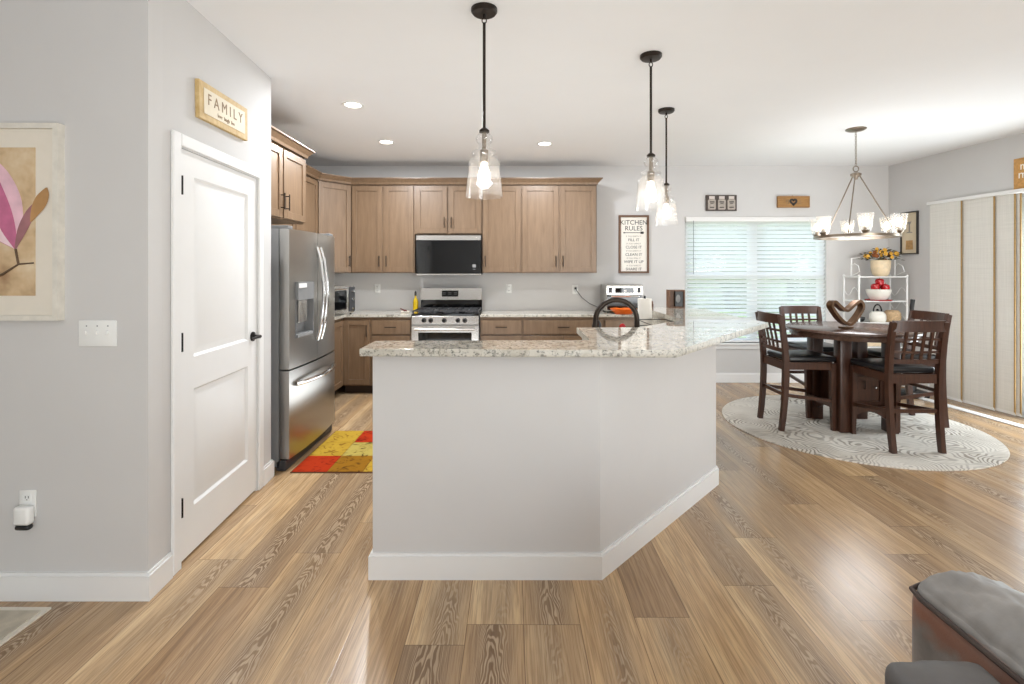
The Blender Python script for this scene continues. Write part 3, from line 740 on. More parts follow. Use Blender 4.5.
for sx in (-1,1):
    MB().prism_y([(p[0],p[1]) for p in arch[1:]], sx*.21-.015, sx*.21+.015, Matrix.Rotation(PI/2,4,'Z')).build('apron', M['espresso'], t, smooth=0)
dw = shaker(-.155,.155,.225,.48,-.18,.035,.018).build('door', M['espresso'], t, smooth=0)
MB().ball((.07,-.215,.385),.014).tube([(.07,-.19,.385),(.07,-.215,.385)],.005,8).build('knob', M['chrome'], dw, label='round metal knob')
for x in (-.09,-.02): MB().tube([(x,-.21,.37),(x,-.21,.44)],.004,6).tube([(x,-.19,.375),(x,-.21,.375)],.003,6).tube([(x,-.19,.435),(x,-.21,.435)],.003,6).build('handle', M['black'], dw)
def make_chair(label):
    t = thing('dining_chair', label, 'chair', (0,0,RUGZ), 0, 'dark lattice-back chairs around the dining table')
    m = M['espresso']; z0 = -RUGZ
    path = [(-.238,0),(-.222,.12),(-.208,.28),(-.2,.45),(-.2,.60),(-.212,.75),(-.232,.90),(-.255,1.01)]
    def yat(z):
        for (ya,za),(yb,zb) in zip(path, path[1:]):
            if za <= z <= zb: return ya+(yb-ya)*(z-za)/(zb-za)
    for s in (-1,1):
        MB().sweep([(s*(.188+.012*(zz_/1.0)),y,zz_) for y,zz_ in path], .036, [.04,.043,.045,.046,.046,.044,.04,.034], (1,0,0)).build('rear_leg', m, t)
        MB().sweep([(s*.185,.222,0),(s*.186,.215,.25),(s*.186,.212,.59)], [.032,.038,.042], [.032,.038,.042], (1,0,0)).build('front_leg', m, t)
        MB().sweep([(s*.186,-.19,.31),(s*.186,.2,.26)], .018, .03, (1,0,0)).build('stretcher', m, t)
        MB().box(s*.186-.012,s*.186+.012,-.18,.2,.535,.6).build('side_rail', m, t, smooth=0)
    MB().box(-.17,.17,-.215,-.195,.30,.33).build('stretcher', m, t, smooth=0)
    MB().box(-.17,.17,.202,.224,.20,.235).build('stretcher', m, t, smooth=0)
    MB().box(-.17,.17,.20,.224,.53,.6).build('front_rail', m, t, smooth=0)
    MB().box(-.17,.17,-.212,-.188,.53,.6).build('rear_rail', m, t, smooth=0)
    MB().prism([(-.205,.24),(.205,.24),(.195,-.175),(-.195,-.175)],.60,.65,.02,3).build('seat', M['leather'], t, label='black leather seat')
    def arc(zz_, h, d, bow):
        return MB().sweep([(x, yat(zz_)-bow*(1-(x/.2)**2), zz_) for x in [(-.2+.4*k/10) for k in range(11)]], h, d, (0,0,1))
    arc(.978,.085,.022,.028).build('top_rail', m, t)
    arc(.70,.035,.02,.012).build('back_rail', m, t)
    for zz_ in (.775,.875): arc(zz_,.018,.012,.018).build('lattice_bar', m, t)
    for x in (-.1,-.034,.034,.1):
        b = lambda q: (1-(x/.2)**2)*q
        MB().sweep([(x, yat(.70)-b(.012), .70),(x,yat(.82)-b(.02),.82),(x,yat(.95)-b(.026),.95)], .02, .012, (1,0,0)).build('slat', m, t)
    return t
CH = [((2.60,4.575),-PI/2,'dining chair at left of the table, its back towards the island'),
      ((3.122,4.085),0,'nearest dining chair at the front of the table, seen from behind'),
      ((3.645,4.665),PI/2,'dining chair at right of the table, backed towards the sliding panels'),
      ((3.115,5.16),PI,'dining chair behind the table, its back towards the window blind')]
proto = None
for (x,y), a, lab in CH:
    if proto is None: c = proto = make_chair(lab)
    else: c = copy_tree(proto); c['label'] = lab
    c.location = (x,y,RUGZ); c.rotation_euler = (0,0,a)
# heart sculpture
t = thing('heart_sculpture', 'bronze looped heart sculpture standing on the dining table', 'sculpture', (2.985,4.47,.9), R(12))
HK = [(-.130,.228),(-.072,.182),(-.007,.146),(.058,.189),(.124,.229),(.16,.188),(.137,.13),(.07,.052),(.013,.022),(-.07,.07),(-.143,.156),(-.162,.2)]
hp = []
for k in range(len(HK)):
    p0, p1, p2, p3 = [Vector(HK[(k+q) % len(HK)]) for q in (-1,0,1,2)]
    for u in (0,.2,.4,.6,.8):
        c = .5*((2*p1)+(p2-p0)*u+(2*p0-5*p1+4*p2-p3)*u*u+(3*p1-p0-3*p2+p3)*u**3); hp.append((c.x*1.03,0,c.y+.012))
M['heart'] = pm('bronze_sculpture', (104,76,52), .3, .7, var=.3, scale=9)
MB().sweep(hp, .06, .024, (0,1,0), closed=True).build('heart_loop', M['heart'], t)
MB().box(-.05,.05,-.035,.035,0,.014,.004,1).build('foot', M['heart'], t)

# ================================================================== CORNER RACK
KX, KY = 4.13, 5.95
t = thing('display_rack', 'white metal and glass etagere rack in the corner right of the window', 'rack', (KX,KY,0))
rwid, rd = .57, .27
for x, y in ((0,0),(rwid,0),(0,rd),(rwid,rd)): MB().tube([(x,y,0),(x,y,1.345)],.011,8).ball((x,y,1.35),.016).build('post', M['white'], t)
for zz_ in (.22,.50,.79,1.045,1.337):
    f = MB().tube([(0,0,zz_),(rwid,0,zz_),(rwid,rd,zz_),(0,rd,zz_)],.008,6,closed=True).build('shelf_rim', M['white'], t)
    MB().box(.0,rwid,0,rd,zz_-.003,zz_+.004).build('shelf', M['rackglass'], t, smooth=0)
for x in (.01,.54):
    MB().tube([(x,.15,1.34),(x,.15,1.56)],.009,8).build('gallery_post', M['white'], t)
    MB().tube([(x,.15,1.345),(x,.0,1.40),(x,.03,1.47),(x,.1,1.50),(x,.14,1.47)],.005,6).build('scroll', M['white'], t)
MB().tube([(.01,.15,1.56),(.18,.15,1.57),(.37,.15,1.57),(.54,.15,1.56)],.006,6).build('gallery_rail', M['white'], t)
for x in (.0, rwid):
    sc_ = MB(); 
    for k in range(3): sc_.tube([(x,.02+.23*q/8, .82+.17*k+.05*math.sin(PI*q/4)) for q in range(9)],.004,6)
    sc_.build('side_scroll', M['white'], t)
def pot(name, label, cat, loc, prof, m, group=None):
    return tag(MB().lathe(prof, seg=28).build(name, m, loc=loc), label, cat, group)
# flower pot on top
M['ceram'] = pm('cream_ceramic', (226,204,170), .4, var=.12, scale=20)
M['wceram'] = pm('white_ceramic', (236,232,222), .3, var=.03)
M['leaf'] = pm('flower_leaf', (66,62,30), .7, var=.4, scale=30); M['petal'] = pm('yellow_petal', (222,168,60), .7, var=.25, scale=60); M['rust'] = pm('rust_petal', (150,84,36), .7, var=.3, scale=60)
t = thing('flower_pot', 'cream pot of yellow fall flowers on top of the white rack', 'potted plant', (4.46,6.05,1.341))
MB().lathe([(.0001,0),(.06,0),(.085,.03),(.1,.11),(.102,.19),(.09,.2),(.085,.17),(.0001,.16)], seg=28).build('pot', M['ceram'], t)
rnd = random.Random(4); lf = MB()
for k in range(150):
    a = rnd.uniform(0,2*PI); r_ = rnd.uniform(.03,.19); h = .20+rnd.uniform(.0,.12)*(1.2-r_*3)
    c = Vector((r_*math.cos(a)*1.15, r_*math.sin(a)*.62, h)); d = Vector((math.cos(a),math.sin(a),rnd.uniform(-.2,.6))).normalized(); sdd = d.cross(Vector((0,0,1))).normalized()
    L = rnd.uniform(.04,.07); q = [c, c+d*L*.5+sdd*L*.25+Vector((0,0,.008)), c+d*L, c+d*L*.5-sdd*L*.25+Vector((0,0,.008))]
    lf.b.faces.new([lf.b.verts.new(p) for p in q])
lf.tube([(0,0,.15),(0,0,.22)],.03,8).build('foliage', M['leaf'], t, smooth=0)
for k in range(26):
    a = k*2.4; r_ = .015+.165*math.sqrt((k+.5)/26); c = (r_*math.cos(a)*1.15, r_*math.sin(a)*.6-.02, .325-2.6*r_*r_+rnd.uniform(-.03,.015))
    b = MB(); q = rnd.uniform(.75,1.1)
    for p in range(8):
        aa = p*2*PI/8+k; b.ball((c[0]+.016*q*math.cos(aa), c[1]-.006, c[2]+.016*q*math.sin(aa)), .0105*q, (1,.6,1), 1)
    b.ball((c[0],c[1]-.012,c[2]),.010,(1,.8,1),1); b.build('blossom', M['petal'] if k % 4 else M['rust'], t)
# bowl of red apples on a red tray
M['red'] = pm('red_glaze', (178,24,30), .2, var=.15, scale=10)
tag(MB().lathe([(.0001,0),(.135,0),(.15,.012),(.146,.014),(.13,.006),(.0001,.006)], seg=32).build('tray', M['red'], loc=(4.44,6.06,1.05)), 'red round tray under the white bowl on the rack', 'tray')
pot('bowl', 'white bowl holding red apples on the middle rack shelf', 'bowl', (4.44,6.06,1.057), [(.0001,0),(.075,0),(.095,.02),(.125,.09),(.13,.13),(.122,.132),(.115,.09),(.085,.03),(.0001,.02)], M['wceram'])
ap = [(-.06,-.03,.155),(.05,-.045,.15),(0,.04,.155),(.0,-.02,.215)]
for k, (x,y,zz_) in enumerate(ap):
    a = MB().lathe([(.0001,-.038),(.018,-.044),(.042,-.028),(.047,.004),(.04,.034),(.02,.044),(.0001,.034)], seg=20).tube([(0,0,.034),(.004,0,.06)],.003,5).build('apple', M['red'], loc=(4.44+x,6.06+y,1.057+zz_))
    tag(a, ['red apple at left in the white bowl','red apple at right in the white bowl','red apple at the back of the white bowl','red apple on top of the pile in the white bowl'][k], 'apple', 'red apples in the white bowl')
t = thing('kettle', 'white pot with black handle on the rack shelf behind the heart sculpture', 'kettle', (4.40,6.02,.795))
MB().lathe([(.0001,0),(.075,0),(.088,.03),(.085,.09),(.06,.125),(.0001,.135)], seg=28).build('body', M['wceram'], t)
MB().tube([(-.05*math.cos(PI*k/10)*1.0,0,.12+.09*math.sin(PI*k/10)) for k in range(11)],.008,8).lathe([(.0001,.13),(.014,.135),(.012,.155),(.0001,.16)]).build('handle', M['black'], t)
pot('canister', 'round tan woven canister beside the white pot on the rack', 'canister', (4.585,6.03,.795), [(.0001,0),(.07,0),(.088,.05),(.085,.11),(.06,.14),(.0001,.145)], pm('tan_weave', (196,166,128), .8, var=.25, scale=50))
pot('dish', 'small black dish at the left end of the rack shelf', 'dish', (4.215,6.07,.795), [(.0001,0),(.04,0),(.058,.03),(.06,.055),(.05,.05),(.0001,.02)], M['blackplastic'])
tag(MB().box(-.13,.13,-.09,.09,0,.20,.004,1).build('storage_bin', M['ceram'], loc=(4.30,6.08,.505)), 'tan box on the lower rack shelf behind the table', 'box')
# stick vacuum behind the right-hand chair
t = thing('stick_vacuum', 'black upright stick vacuum standing in the corner behind the right chair', 'vacuum', (4.47,5.60,0))
MB().box(-.14,.14,-.10,.10,.0,.075,.02,3).build('floor_head', M['blackplastic'], t)
MB().tube([(0,.0,.06),(.005,.0,.45)],.05,14).build('motor_body', M['blackplastic'], t)
MB().box(-.06,.06,-.112,-.098,.02,.06,.003,1).build('front_plate', M['plastic'], t)
MB().tube([(.005,0,.45),(.008,0,.90)],.012,10).build('wand', M['darkgrey'], t)
MB().tube([(.008,0,.88),(.008,0,1.00),(.02,0,1.09)],[.017,.02,.022],10).build('grip', M['blackplastic'], t)

# ================================================================== SIGNS AND PICTURES
def on_back(name, label, cat, x, z): return thing(name, label, cat, (x, D, z))
t = on_back('wall_sign', 'framed white kitchen rules sign on the back wall', 'sign', 1.535, 1.745)
MB().frame(-.19,.19,-.365,.365,-.03,0,.024).build('frame', M['walnut'], t, smooth=0)
MB().box(-.168,.168,-.014,-.002,-.343,.343).build('board', M['paper'], t, smooth=0)
text('KITCHEN', .082, M['ink'], t, (0,-.0145,.272)); text('RULES', .082, M['ink'], t, (0,-.0145,.198))
MB().box(-.125,.09,-.0152,-.014,.141,.149).prism_y([(.085,.13),(.12,.13),(.13,.145),(.12,.16),(.085,.16)],-.0152,-.014).prism_y([(-.13,.135),(-.105,.141),(-.105,.149),(-.13,.155)],-.0152,-.014).build('arrow', M['ink'], t, smooth=0)
for k, (a, b) in enumerate((('IF YOU EMPTY IT','FILL IT'),('IF YOU OPEN IT','CLOSE IT'),('IF YOU DIRTY IT','CLEAN IT'),('IF YOU SPILL IT','WIPE IT UP'),('IF YOU BAKE IT','SHARE IT'))):
    zz_ = .098-.092*k
    text(a, .026, M['greyink'], t, (0,-.0145,zz_)); text(b, .05, M['ink'], t, (0,-.0145,zz_-.045))
# jar sign
t = on_back('wall_sign', 'dark sign with three painted jars above the left of the window', 'sign', 2.638, 2.265)
MB().box(-.193,.193,-.025,0,-.1,.1,.002,1).build('board', pm('dark_stained_board', (74,64,58), .7, var=.2, scale=20), t, smooth=0)
M['jar'] = pm('jar_grey', (168,158,148), .6, var=.2, scale=30); M['jarlid'] = pm('jar_lid', (206,196,188), .6)
for k, x in enumerate((-.122,.002,.124)):
    j = MB().prism_y([(x-.048,-.075),(x-.04,-.085),(x+.04,-.085),(x+.048,-.075),(x+.048,.03),(x+.035,.047),(x-.035,.047),(x-.048,.03)],-.030,-.025).build('jar', M['jar'], t, smooth=0)
    MB().box(x-.034,x+.034,-.032,-.025,.05,.085).build('lid', M['jarlid'], j, smooth=0)
    MB().box(x-.03,x+.03,-.0315,-.030,.005,.018).box(x-.02,x+.02,-.0315,-.030,-.012,-.004).box(x-.028,x+.028,-.0315,-.030,-.062,-.05).build('label_marks', M['ink'], j, smooth=0)
# heart sign
t = on_back('wall_sign', 'golden wooden sign with black heart above the right of the window', 'sign', 3.545, 2.278)
MB().box(-.2,.2,-.03,0,-.072,.072,.002,1).frame(-.2,.2,-.072,.072,-.034,-.03,.012).build('board', M['goldwood'], t, smooth=0)
def heart2d(cx, cz, s): return [(cx+s*16*math.sin(a)**3, cz+s*(13*math.cos(a)-5*math.cos(2*a)-2*math.cos(3*a)-math.cos(4*a))) for a in [2*PI*k/40 for k in range(40)]]
hh = MB(); 
hh.sweep([(p[0],-.032,p[1]) for p in heart2d(-.005,.0,.0024)], .004, .024, (0,1,0), closed=True)
hh.build('heart', M['ink'], t)
MB().tube([(0,-.004,.072),(0,-.004,.084)],.003,6).build('hanger', M['tanink'], t)
for a, b in ((-.085,'C'),(.08,'&')):
    pass
MB().box(-.075,-.06,-.0315,-.03,-.03,.03).box(-.095,-.06,-.0315,-.03,-.03,-.022).box(-.1,-.085,-.0315,-.03,-.01,.02).box(.06,.10,-.0315,-.03,-.03,-.022).box(.075,.083,-.0315,-.03,-.02,.025).build('faded_marks', M['tanink'], t, smooth=0)
# framed bottle picture on right wall
t = thing('picture', 'narrow framed sepia picture on the right wall beside the sliding panels', 'picture', (*rw(.31), 1.865), AR)
MB().frame(-.115,.115,-.255,.255,-.025,0,.012).build('frame', M['ink'], t, smooth=0)
MB().box(-.104,.104,-.012,-.001,-.244,.244).build('print', pm('sepia_print', (206,190,162), .7, var=.1, scale=6), t, smooth=0)
MB().prism_y([(-.05,-.2),(.05,-.2),(.045,-.09),(-.045,-.09)],-.0135,-.012).build('basket_motif', pm('tan_print', (176,136,86), .7, var=.2, scale=30), t, smooth=0)
MB().prism_y([(-.045,.0),(.045,.0),(.03,.012),(.012,.012),(.008,.10),(.03,.135),(-.03,.135),(-.006,.10),(-.01,.012),(-.03,.012)],-.0135,-.012).build('stand_motif', M['greyink'], t, smooth=0)
# burlap sign on the right wall above the slider
t = thing('wall_sign', 'tan burlap sign with white script above the sliding panels', 'sign', (*rw(1.635), 2.345), AR)
MB().box(-.17,.17,-.02,0,-.15,.15,.002,1).build('board', M['burlap'], t, smooth=0)
text('my', .11, M['whiteink'], t, (-.06,-.0205,.07), sx=.8); text('mess', .11, M['whiteink'], t, (-.02,-.0205,-.01), sx=1); text('is us', .09, M['whiteink'], t, (0,-.0205,-.095))
# FAMILY sign on the pantry wall
t = thing('wall_sign', 'aged golden family sign above the white pantry door', 'sign', (*pw(.62), 2.295), AP)
b_ = MB().box(-.265,.258,-.022,0,-.098,.095,.002,1).build('board', M['parchment'], t, smooth=0); b_.rotation_euler = (0,R(-1.5),0)
c_ = MB().box(-.225,.218,-.025,-.022,-.066,.064).build('cream_field', M['cream'], b_, smooth=0)
text('F A M I L Y', .082, M['tanink'], b_, (-.003,-.0255,.012)); text('love  laugh  live', .03, M['tanink'], b_, (-.003,-.0255,-.043))
# magnolia painting on the left wall
t = thing('painting', 'framed painting of a pink blossom on the grey left wall', 'painting', (-2.235,2.158,1.625))
px0, px1, pz = -.30, .305, .42
M['pfr'] = pm('whitewashed_frame', (222,217,206), .5, var=.08, scale=20); M['pmat'] = pm('cream_mat', (226,218,204), .8, var=.02)
MB().frame(px0,px1,-pz,pz,-.035,0,.022).build('frame', M['pfr'], t, smooth=0)
MB().box(px0+.02,px1-.02,-.022,-.001,-pz+.02,pz-.02).build('mat', M['pmat'], t, smooth=0)
cx0, cx1, cz0, cz1 = px0+.115, px1-.105, -.315, .318
def canvas():
    q = NT('painted_canvas'); n = q.noise(q.map((2,2,2)), 2.2, 4, .6)
    q.set(q.ramp(n, [(.3, lin((150,116,84))), (.5, lin((206,178,140))), (.7, lin((228,212,184)))]), .7); return q.m
MB().box(cx0,cx1,-.024,-.022,cz0,cz1).build('canvas', canvas(), t, smooth=0)
M['pink1'] = pm('pale_pink_paint', (226,186,198), .7, var=.2, scale=9); M['pink3'] = pm('blush_paint', (236,208,214), .7, var=.15, scale=9); M['pink2'] = pm('magenta_paint', (190,106,140), .7, var=.3, scale=9); M['mauve'] = pm('mauve_paint', (150,104,108), .7, var=.3, scale=8)
M['leafp'] = pm('ochre_leaf_paint', (178,136,88), .7, var=.2, scale=9); M['twig'] = pm('twig_paint', (96,76,58), .7, var=.3, scale=20)
def petal(name, spine, ws, m, y):
    q = [Vector((p[0], p[1], w_)) for p, w_ in zip(spine, ws)]; fine_ = []
    for k in range(len(q)-1):
        p0, p1, p2, p3 = q[max(k-1,0)], q[k], q[k+1], q[min(k+2,len(q)-1)]
        for u in [v/6 for v in range(6)]: fine_.append(.5*((2*p1)+(p2-p0)*u+(2*p0-5*p1+4*p2-p3)*u*u+(3*p1-p0-3*p2+p3)*u**3))
    fine_.append(q[-1]); spine = [(p.x,p.y) for p in fine_]; ws = [max(p.z,.002) for p in fine_]
    mm = MB(); L = [mm.b.verts.new((p[0]-w_,y,p[1])) for p, w_ in zip(spine, ws)]; Rr = [mm.b.verts.new((p[0]+w_,y,p[1]+.002)) for p, w_ in zip(spine, ws)]
    for k in range(len(L)-1): mm.b.faces.new((L[k],Rr[k],Rr[k+1],L[k+1]))
    g = bmesh.ops.extrude_face_region(mm.b, geom=list(mm.b.faces)); 
    for v in g['geom']:
        if isinstance(v, bmesh.types.BMVert): v.co.y += .0012
    mm.build(name, m, t, smooth=0)
b0 = (.118,-.115)
petal('petal', [b0,(.085,-.02),(.045,.10),(.01,.21),(-.01,.29)], [.006,.062,.095,.075,.012], M['pink1'], -.0258)
petal('petal', [b0,(.09,-.04),(.06,.05),(.03,.15),(.02,.22)], [.004,.03,.04,.03,.006], M['pink2'], -.0268)
petal('petal', [b0,(.06,-.07),(-.02,.0),(-.1,.06),(-.17,.09)], [.004,.035,.05,.04,.004], M['pink2'], -.0262)
petal('petal', [b0,(-.0,-.02),(-.07,.09),(-.13,.2),(-.16,.27)], [.004,.055,.08,.06,.008], M['pink3'], -.0264)
petal('petal', [b0,(.15,-.03),(.18,.04),(.198,.08)], [.004,.022,.02,.003], M['mauve'], -.0272)
petal('leaf', [(.185,.0),(.215,.06),(.235,.11),(.25,.145)], [.004,.028,.026,.004], M['leafp'], -.0276)
MB().tube([(-.18,-.025,-.265),(-.02,-.025,-.245),(.06,-.025,-.225),(.13,-.025,-.18),(.195,-.025,-.175)],[.010,.009,.006,.004,.003],6).tube([(.13,-.025,-.18),b0[:1]+(-.025,)+b0[1:]],.005,6).build('twig', M['twig'], t)

# ================================================================== SWITCHES AND OUTLETS
t = thing('switch_plate', 'white three-gang toggle switch plate on the grey left wall', 'switch', (-1.785,2.158,1.147))
MB().box(-.082,.082,-.006,0,-.056,.056,.003,2).build('plate', M['plastic'], t)
for x in (-.046,0,.046):
    MB().box(x-.005,x+.005,-.018,-.006,-.004,.013,.002,1).build('toggle', M['plastic'], t)
    MB().lathe([(.0001,0),(.003,0),(.003,.001),(.0001,.001)], seg=8, M=Matrix.Translation((x,-.006,.032)) @ Matrix.Rotation(PI/2,4,'X')).build('screw', M['greyplastic'], t)
def outlet(label, loc, rz=0, w=.072, h=.115):
    t = thing('wall_outlet', label, 'outlet', loc, rz)
    MB().box(-w/2,w/2,-.006,0,-h/2,h/2,.003,2).build('plate', M['plastic'], t)
    for zz_ in (-.025,.025):
        s = MB().box(-.017,.017,-.008,-.006,zz_-.017,zz_+.017,.002,1).build('socket', M['plastic'], t)
        MB().box(-.008,-.005,-.0085,-.008,zz_-.002,zz_+.008).box(.005,.008,-.0085,-.008,zz_-.002,zz_+.008).box(-.002,.002,-.0085,-.008,zz_-.01,zz_-.006).build('slots', M['darkgrey'], s, smooth=0)
    return t
outlet('white wall outlet low on the grey left wall', (-2.086,2.158,.415))
outlet('white wall outlet above the counter between toaster oven and range', (-1.70,D,1.185))
outlet('white wall outlet above the counter right of the range', (-.04,D,1.185))
outlet('white wall outlet with a black cord plugged in', (.80,D,1.175))
t = thing('air_freshener', 'white plug-in air freshener on the low left outlet', 'air freshener', (-2.082,2.15,.362))
MB().box(-.035,.035,-.036,0,-.028,.052,.013,3).build('housing', M['plastic'], t)
MB().box(-.032,.032,-.033,-.002,-.05,-.026,.012,3).build('refill', M['blackplastic'], t)
t = thing('power_cord', 'black cord running from the back wall outlet to the countertop oven', 'cord', (.80,D-.009,1.19))
MB().box(-.013,.013,-.03,0,-.014,.014,.004,1).build('plug', M['blackplastic'], t)
MB().tube([(0,-.03,-.005),(.02,-.04,-.04),(.08,-.05,-.12),(.17,-.06,-.19),(.25,-.07,-.225),(.295,-.08,-.255)],.004,6).build('wire', M['blackplastic'], t)

# ================================================================== COUNTER ITEMS
# toaster oven in the left corner
t = thing('toaster_oven', 'stainless toaster oven on the left counter behind the refrigerator', 'toaster oven', (-2.045,5.66,.914), R(66))
MB().box(-.21,.23,-.13,.16,.012,.325,.006,1).build('body', M['steelh'], t)
MB().frame(-.2,.12,.03,.31,-.142,-.13,.03).build('door', M['steelh'], t, smooth=0)
MB().box(-.172,.092,-.136,-.13,.058,.282).build('window', M['glossblack'], t, smooth=0)
MB().tube([(-.15,-.165,.285),(.07,-.165,.285)],.008,8).build('handle', M['chrome'], t)
MB().box(.135,.225,-.142,-.13,.03,.31).build('control_panel', M['darkgrey'], t, smooth=0)
for zz_ in (.07,.17,.265): MB().lathe([(.0001,0),(.02,0),(.018,.018),(.0001,.018)], seg=16, M=Matrix.Translation((.18,-.142,zz_)) @ Matrix.Rotation(PI/2,4,'X')).build('knob', M['chrome'], t)
for x in (-.18,.2):
    for y in (-.1,.13): MB().lathe([(.0001,0),(.012,0),(.012,.013),(.0001,.013)],(x,y,0),10).build('foot', M['blackplastic'], t)
# countertop oven on the right back counter
t = thing('countertop_oven', 'silver countertop oven against the back wall behind the faucet', 'oven', (1.345,6.10,.914))
MB().box(-.235,.215,-.16,.17,.012,.33,.01,2).build('body', M['steel'], t)
MB().prism_y([(-.225,.215),(.205,.215),(.2,.315),(-.22,.315)],-.175,-.16).build('control_panel', M['steelh'], t, smooth=0)
MB().box(-.12,.10,-.18,-.175,.235,.295).build('display', M['glossblack'], t, smooth=0)
for x in (-.18,.16): MB().box(x-.02,x+.02,-.18,-.175,.235,.30).build('grille', M['darkgrey'], t, smooth=0)
MB().box(-.02,.01,-.182,-.18,.25,.27).build('badge', M['plastic'], t, smooth=0)
MB().box(-.215,.195,-.172,-.16,.03,.205).build('window', M['glossblack'], t, smooth=0)
MB().tube([(-.17,-.2,.195),(.15,-.2,.195)],.009,8).tube([(-.17,-.2,.195),(-.17,-.165,.195)],.006,6).tube([(.15,-.2,.195),(.15,-.165,.195)],.006,6).build('handle', M['chrome'], t)
for x in (-.2,.18):
    for y in (-.13,.14): MB().lathe([(.0001,0),(.012,0),(.012,.013),(.0001,.013)],(x,y,0),10).build('foot', M['blackplastic'], t)
# oil bottle and spoon rest
t = thing('oil_bottle', 'yellow oil bottle with dark cap beside the range', 'bottle', (-1.185,6.15,.914))
MB().lathe([(.0001,0),(.03,0),(.032,.01),(.032,.11),(.026,.14),(.013,.165),(.012,.19),(.0001,.19)], seg=20).build('body', pm('yellow_oil', (206,172,30), .15, var=.1), t)
MB().lathe([(.0001,.19),(.015,.19),(.014,.235),(.006,.25),(.0001,.25)], seg=16).build('cap', M['blackplastic'], t)
t = thing('spoon_rest', 'small dark red and white spoon rest on the counter left of the range', 'spoon rest', (-1.27,5.95,.914))
MB().lathe([(.0001,0),(.04,0),(.055,.016),(.052,.018),(.03,.006),(.0001,.005)], seg=24).build('dish', M['wceram'], t)
MB().ball((.0,0,.022),.018,(1.3,.8,.7)).tube([(0,0,.022),(-.06,-.01,.05)],.006,6).build('spoon', pm('dark_red', (96,32,30), .5), t)
# faucet
t = thing('kitchen_faucet', 'dark arched gooseneck faucet rising behind the breakfast bar', 'faucet', (.875,3.5,.914), 0)
fp = [(0,0,.0),(0,0,.10)]+[(-.145+.145*math.cos(PI*k/14), 0, .155+.142*math.sin(PI*k/14)) for k in range(15)]+[(-.288,0,.14)]
MB().tube(fp, .0185, 14).build('spout', M['bronze'], t)
MB().lathe([(.0001,0),(.032,0),(.03,.02),(.0195,.03),(.0001,.03)], seg=24).build('base', M['bronze'], t)
MB().tube([(-.286,0,.155),(-.29,0,.12),(-.295,0,.06),(-.296,0,.045)],[.02,.024,.03,.027],14).build('spray_head', M['bronze'], t)
MB().tube([(.0,0,.06),(.02,-.05,.075),(.025,-.09,.10)],[.009,.008,.007],8).build('lever', M['bronze'], t)
t = thing('kitchen_sink', 'stainless steel sink basin set in the lower island counter', 'sink', (.84,3.72,.9145)); sm = MB()
sm.frame(-.17,.17,-.16,.36,0,.01,.02) if False else None
for a in ((-.17,.17,-.16,-.14),(-.17,.17,.34,.36),(-.17,-.15,-.14,.34),(.15,.17,-.14,.34)): sm.box(a[0],a[1],a[2],a[3],0,.004)
sm.box(-.15,.15,-.14,.34,0,.0015).build('rim', M['steel'], t, smooth=0)
# items standing around the sink
t = thing('paper_towel', 'white paper towel roll standing right of the faucet', 'paper towel', (1.075,4.05,.914))
MB().lathe([(.018,.012),(.055,.012),(.055,.275),(.018,.275)], seg=32, close=True).build('roll', M['paper'], t)
MB().lathe([(.0001,0),(.07,0),(.07,.01),(.012,.012),(.009,.295),(.0001,.30)], seg=24).build('holder', M['blackplastic'], t)
t = thing('dish_rack', 'black wire dish rack on the lower counter right of the faucet', 'dish rack', (1.03,3.62,.914))
dk = MB()
for zz_ in (.02,.07,.118): dk.tube([(-.05,-.12,zz_),(.17,-.03,zz_),(.17,.3,zz_),(-.05,.3,zz_)],.003,6,closed=True)
dk.build('wire_frame', M['black'], t)
for k in range(9):
    q = k/8; dk2 = MB().tube([(-.05+.22*q,-.12+.09*q,.0),(-.05+.22*q,-.12+.09*q,.118)],.0022,5).build('wire', M['black'], t)
tag(MB().prism([(-.13,-.07),(.13,-.07),(.14,.07),(-.14,.07)],0,.05,.012,2).build('tray', pm('orange_plastic', (226,110,30), .45, var=.08), loc=(1.11,4.82-.85,1.06-.14)), 'orange tray seen through the faucet arch', 'tray') if False else None
t = thing('serving_dish', 'orange serving dish on the back counter seen through the faucet arch', 'dish', (1.29,5.79,.914))
MB().lathe([(.0001,0),(.09,0),(.15,.05),(.155,.06),(.145,.06),(.09,.012),(.0001,.01)], seg=32).build('bowl', pm('orange_glaze', (222,104,28), .35, var=.12), t)
t = thing('soap_dispenser', 'dark soap bottle with pump under the faucet spray head', 'soap dispenser', (.655,3.86,.914))
MB().lathe([(.0001,0),(.034,0),(.036,.01),(.036,.09),(.02,.115),(.012,.12),(.0001,.12)], seg=20).build('bottle', M['darkgrey'], t)
MB().tube([(0,0,.118),(0,0,.16),(-.035,0,.158)],.006,8).build('pump', M['chrome'], t)
t = thing('figurine', 'small red and white figurine beside the sink in the faucet arch', 'figurine', (.80,3.62,.918))
MB().lathe([(.0001,0),(.03,0),(.034,.02),(.026,.06),(.014,.075),(.0001,.075)], seg=18).build('body', M['wceram'], t)
MB().ball((0,0,.092),.024).build('head', M['red'], t)
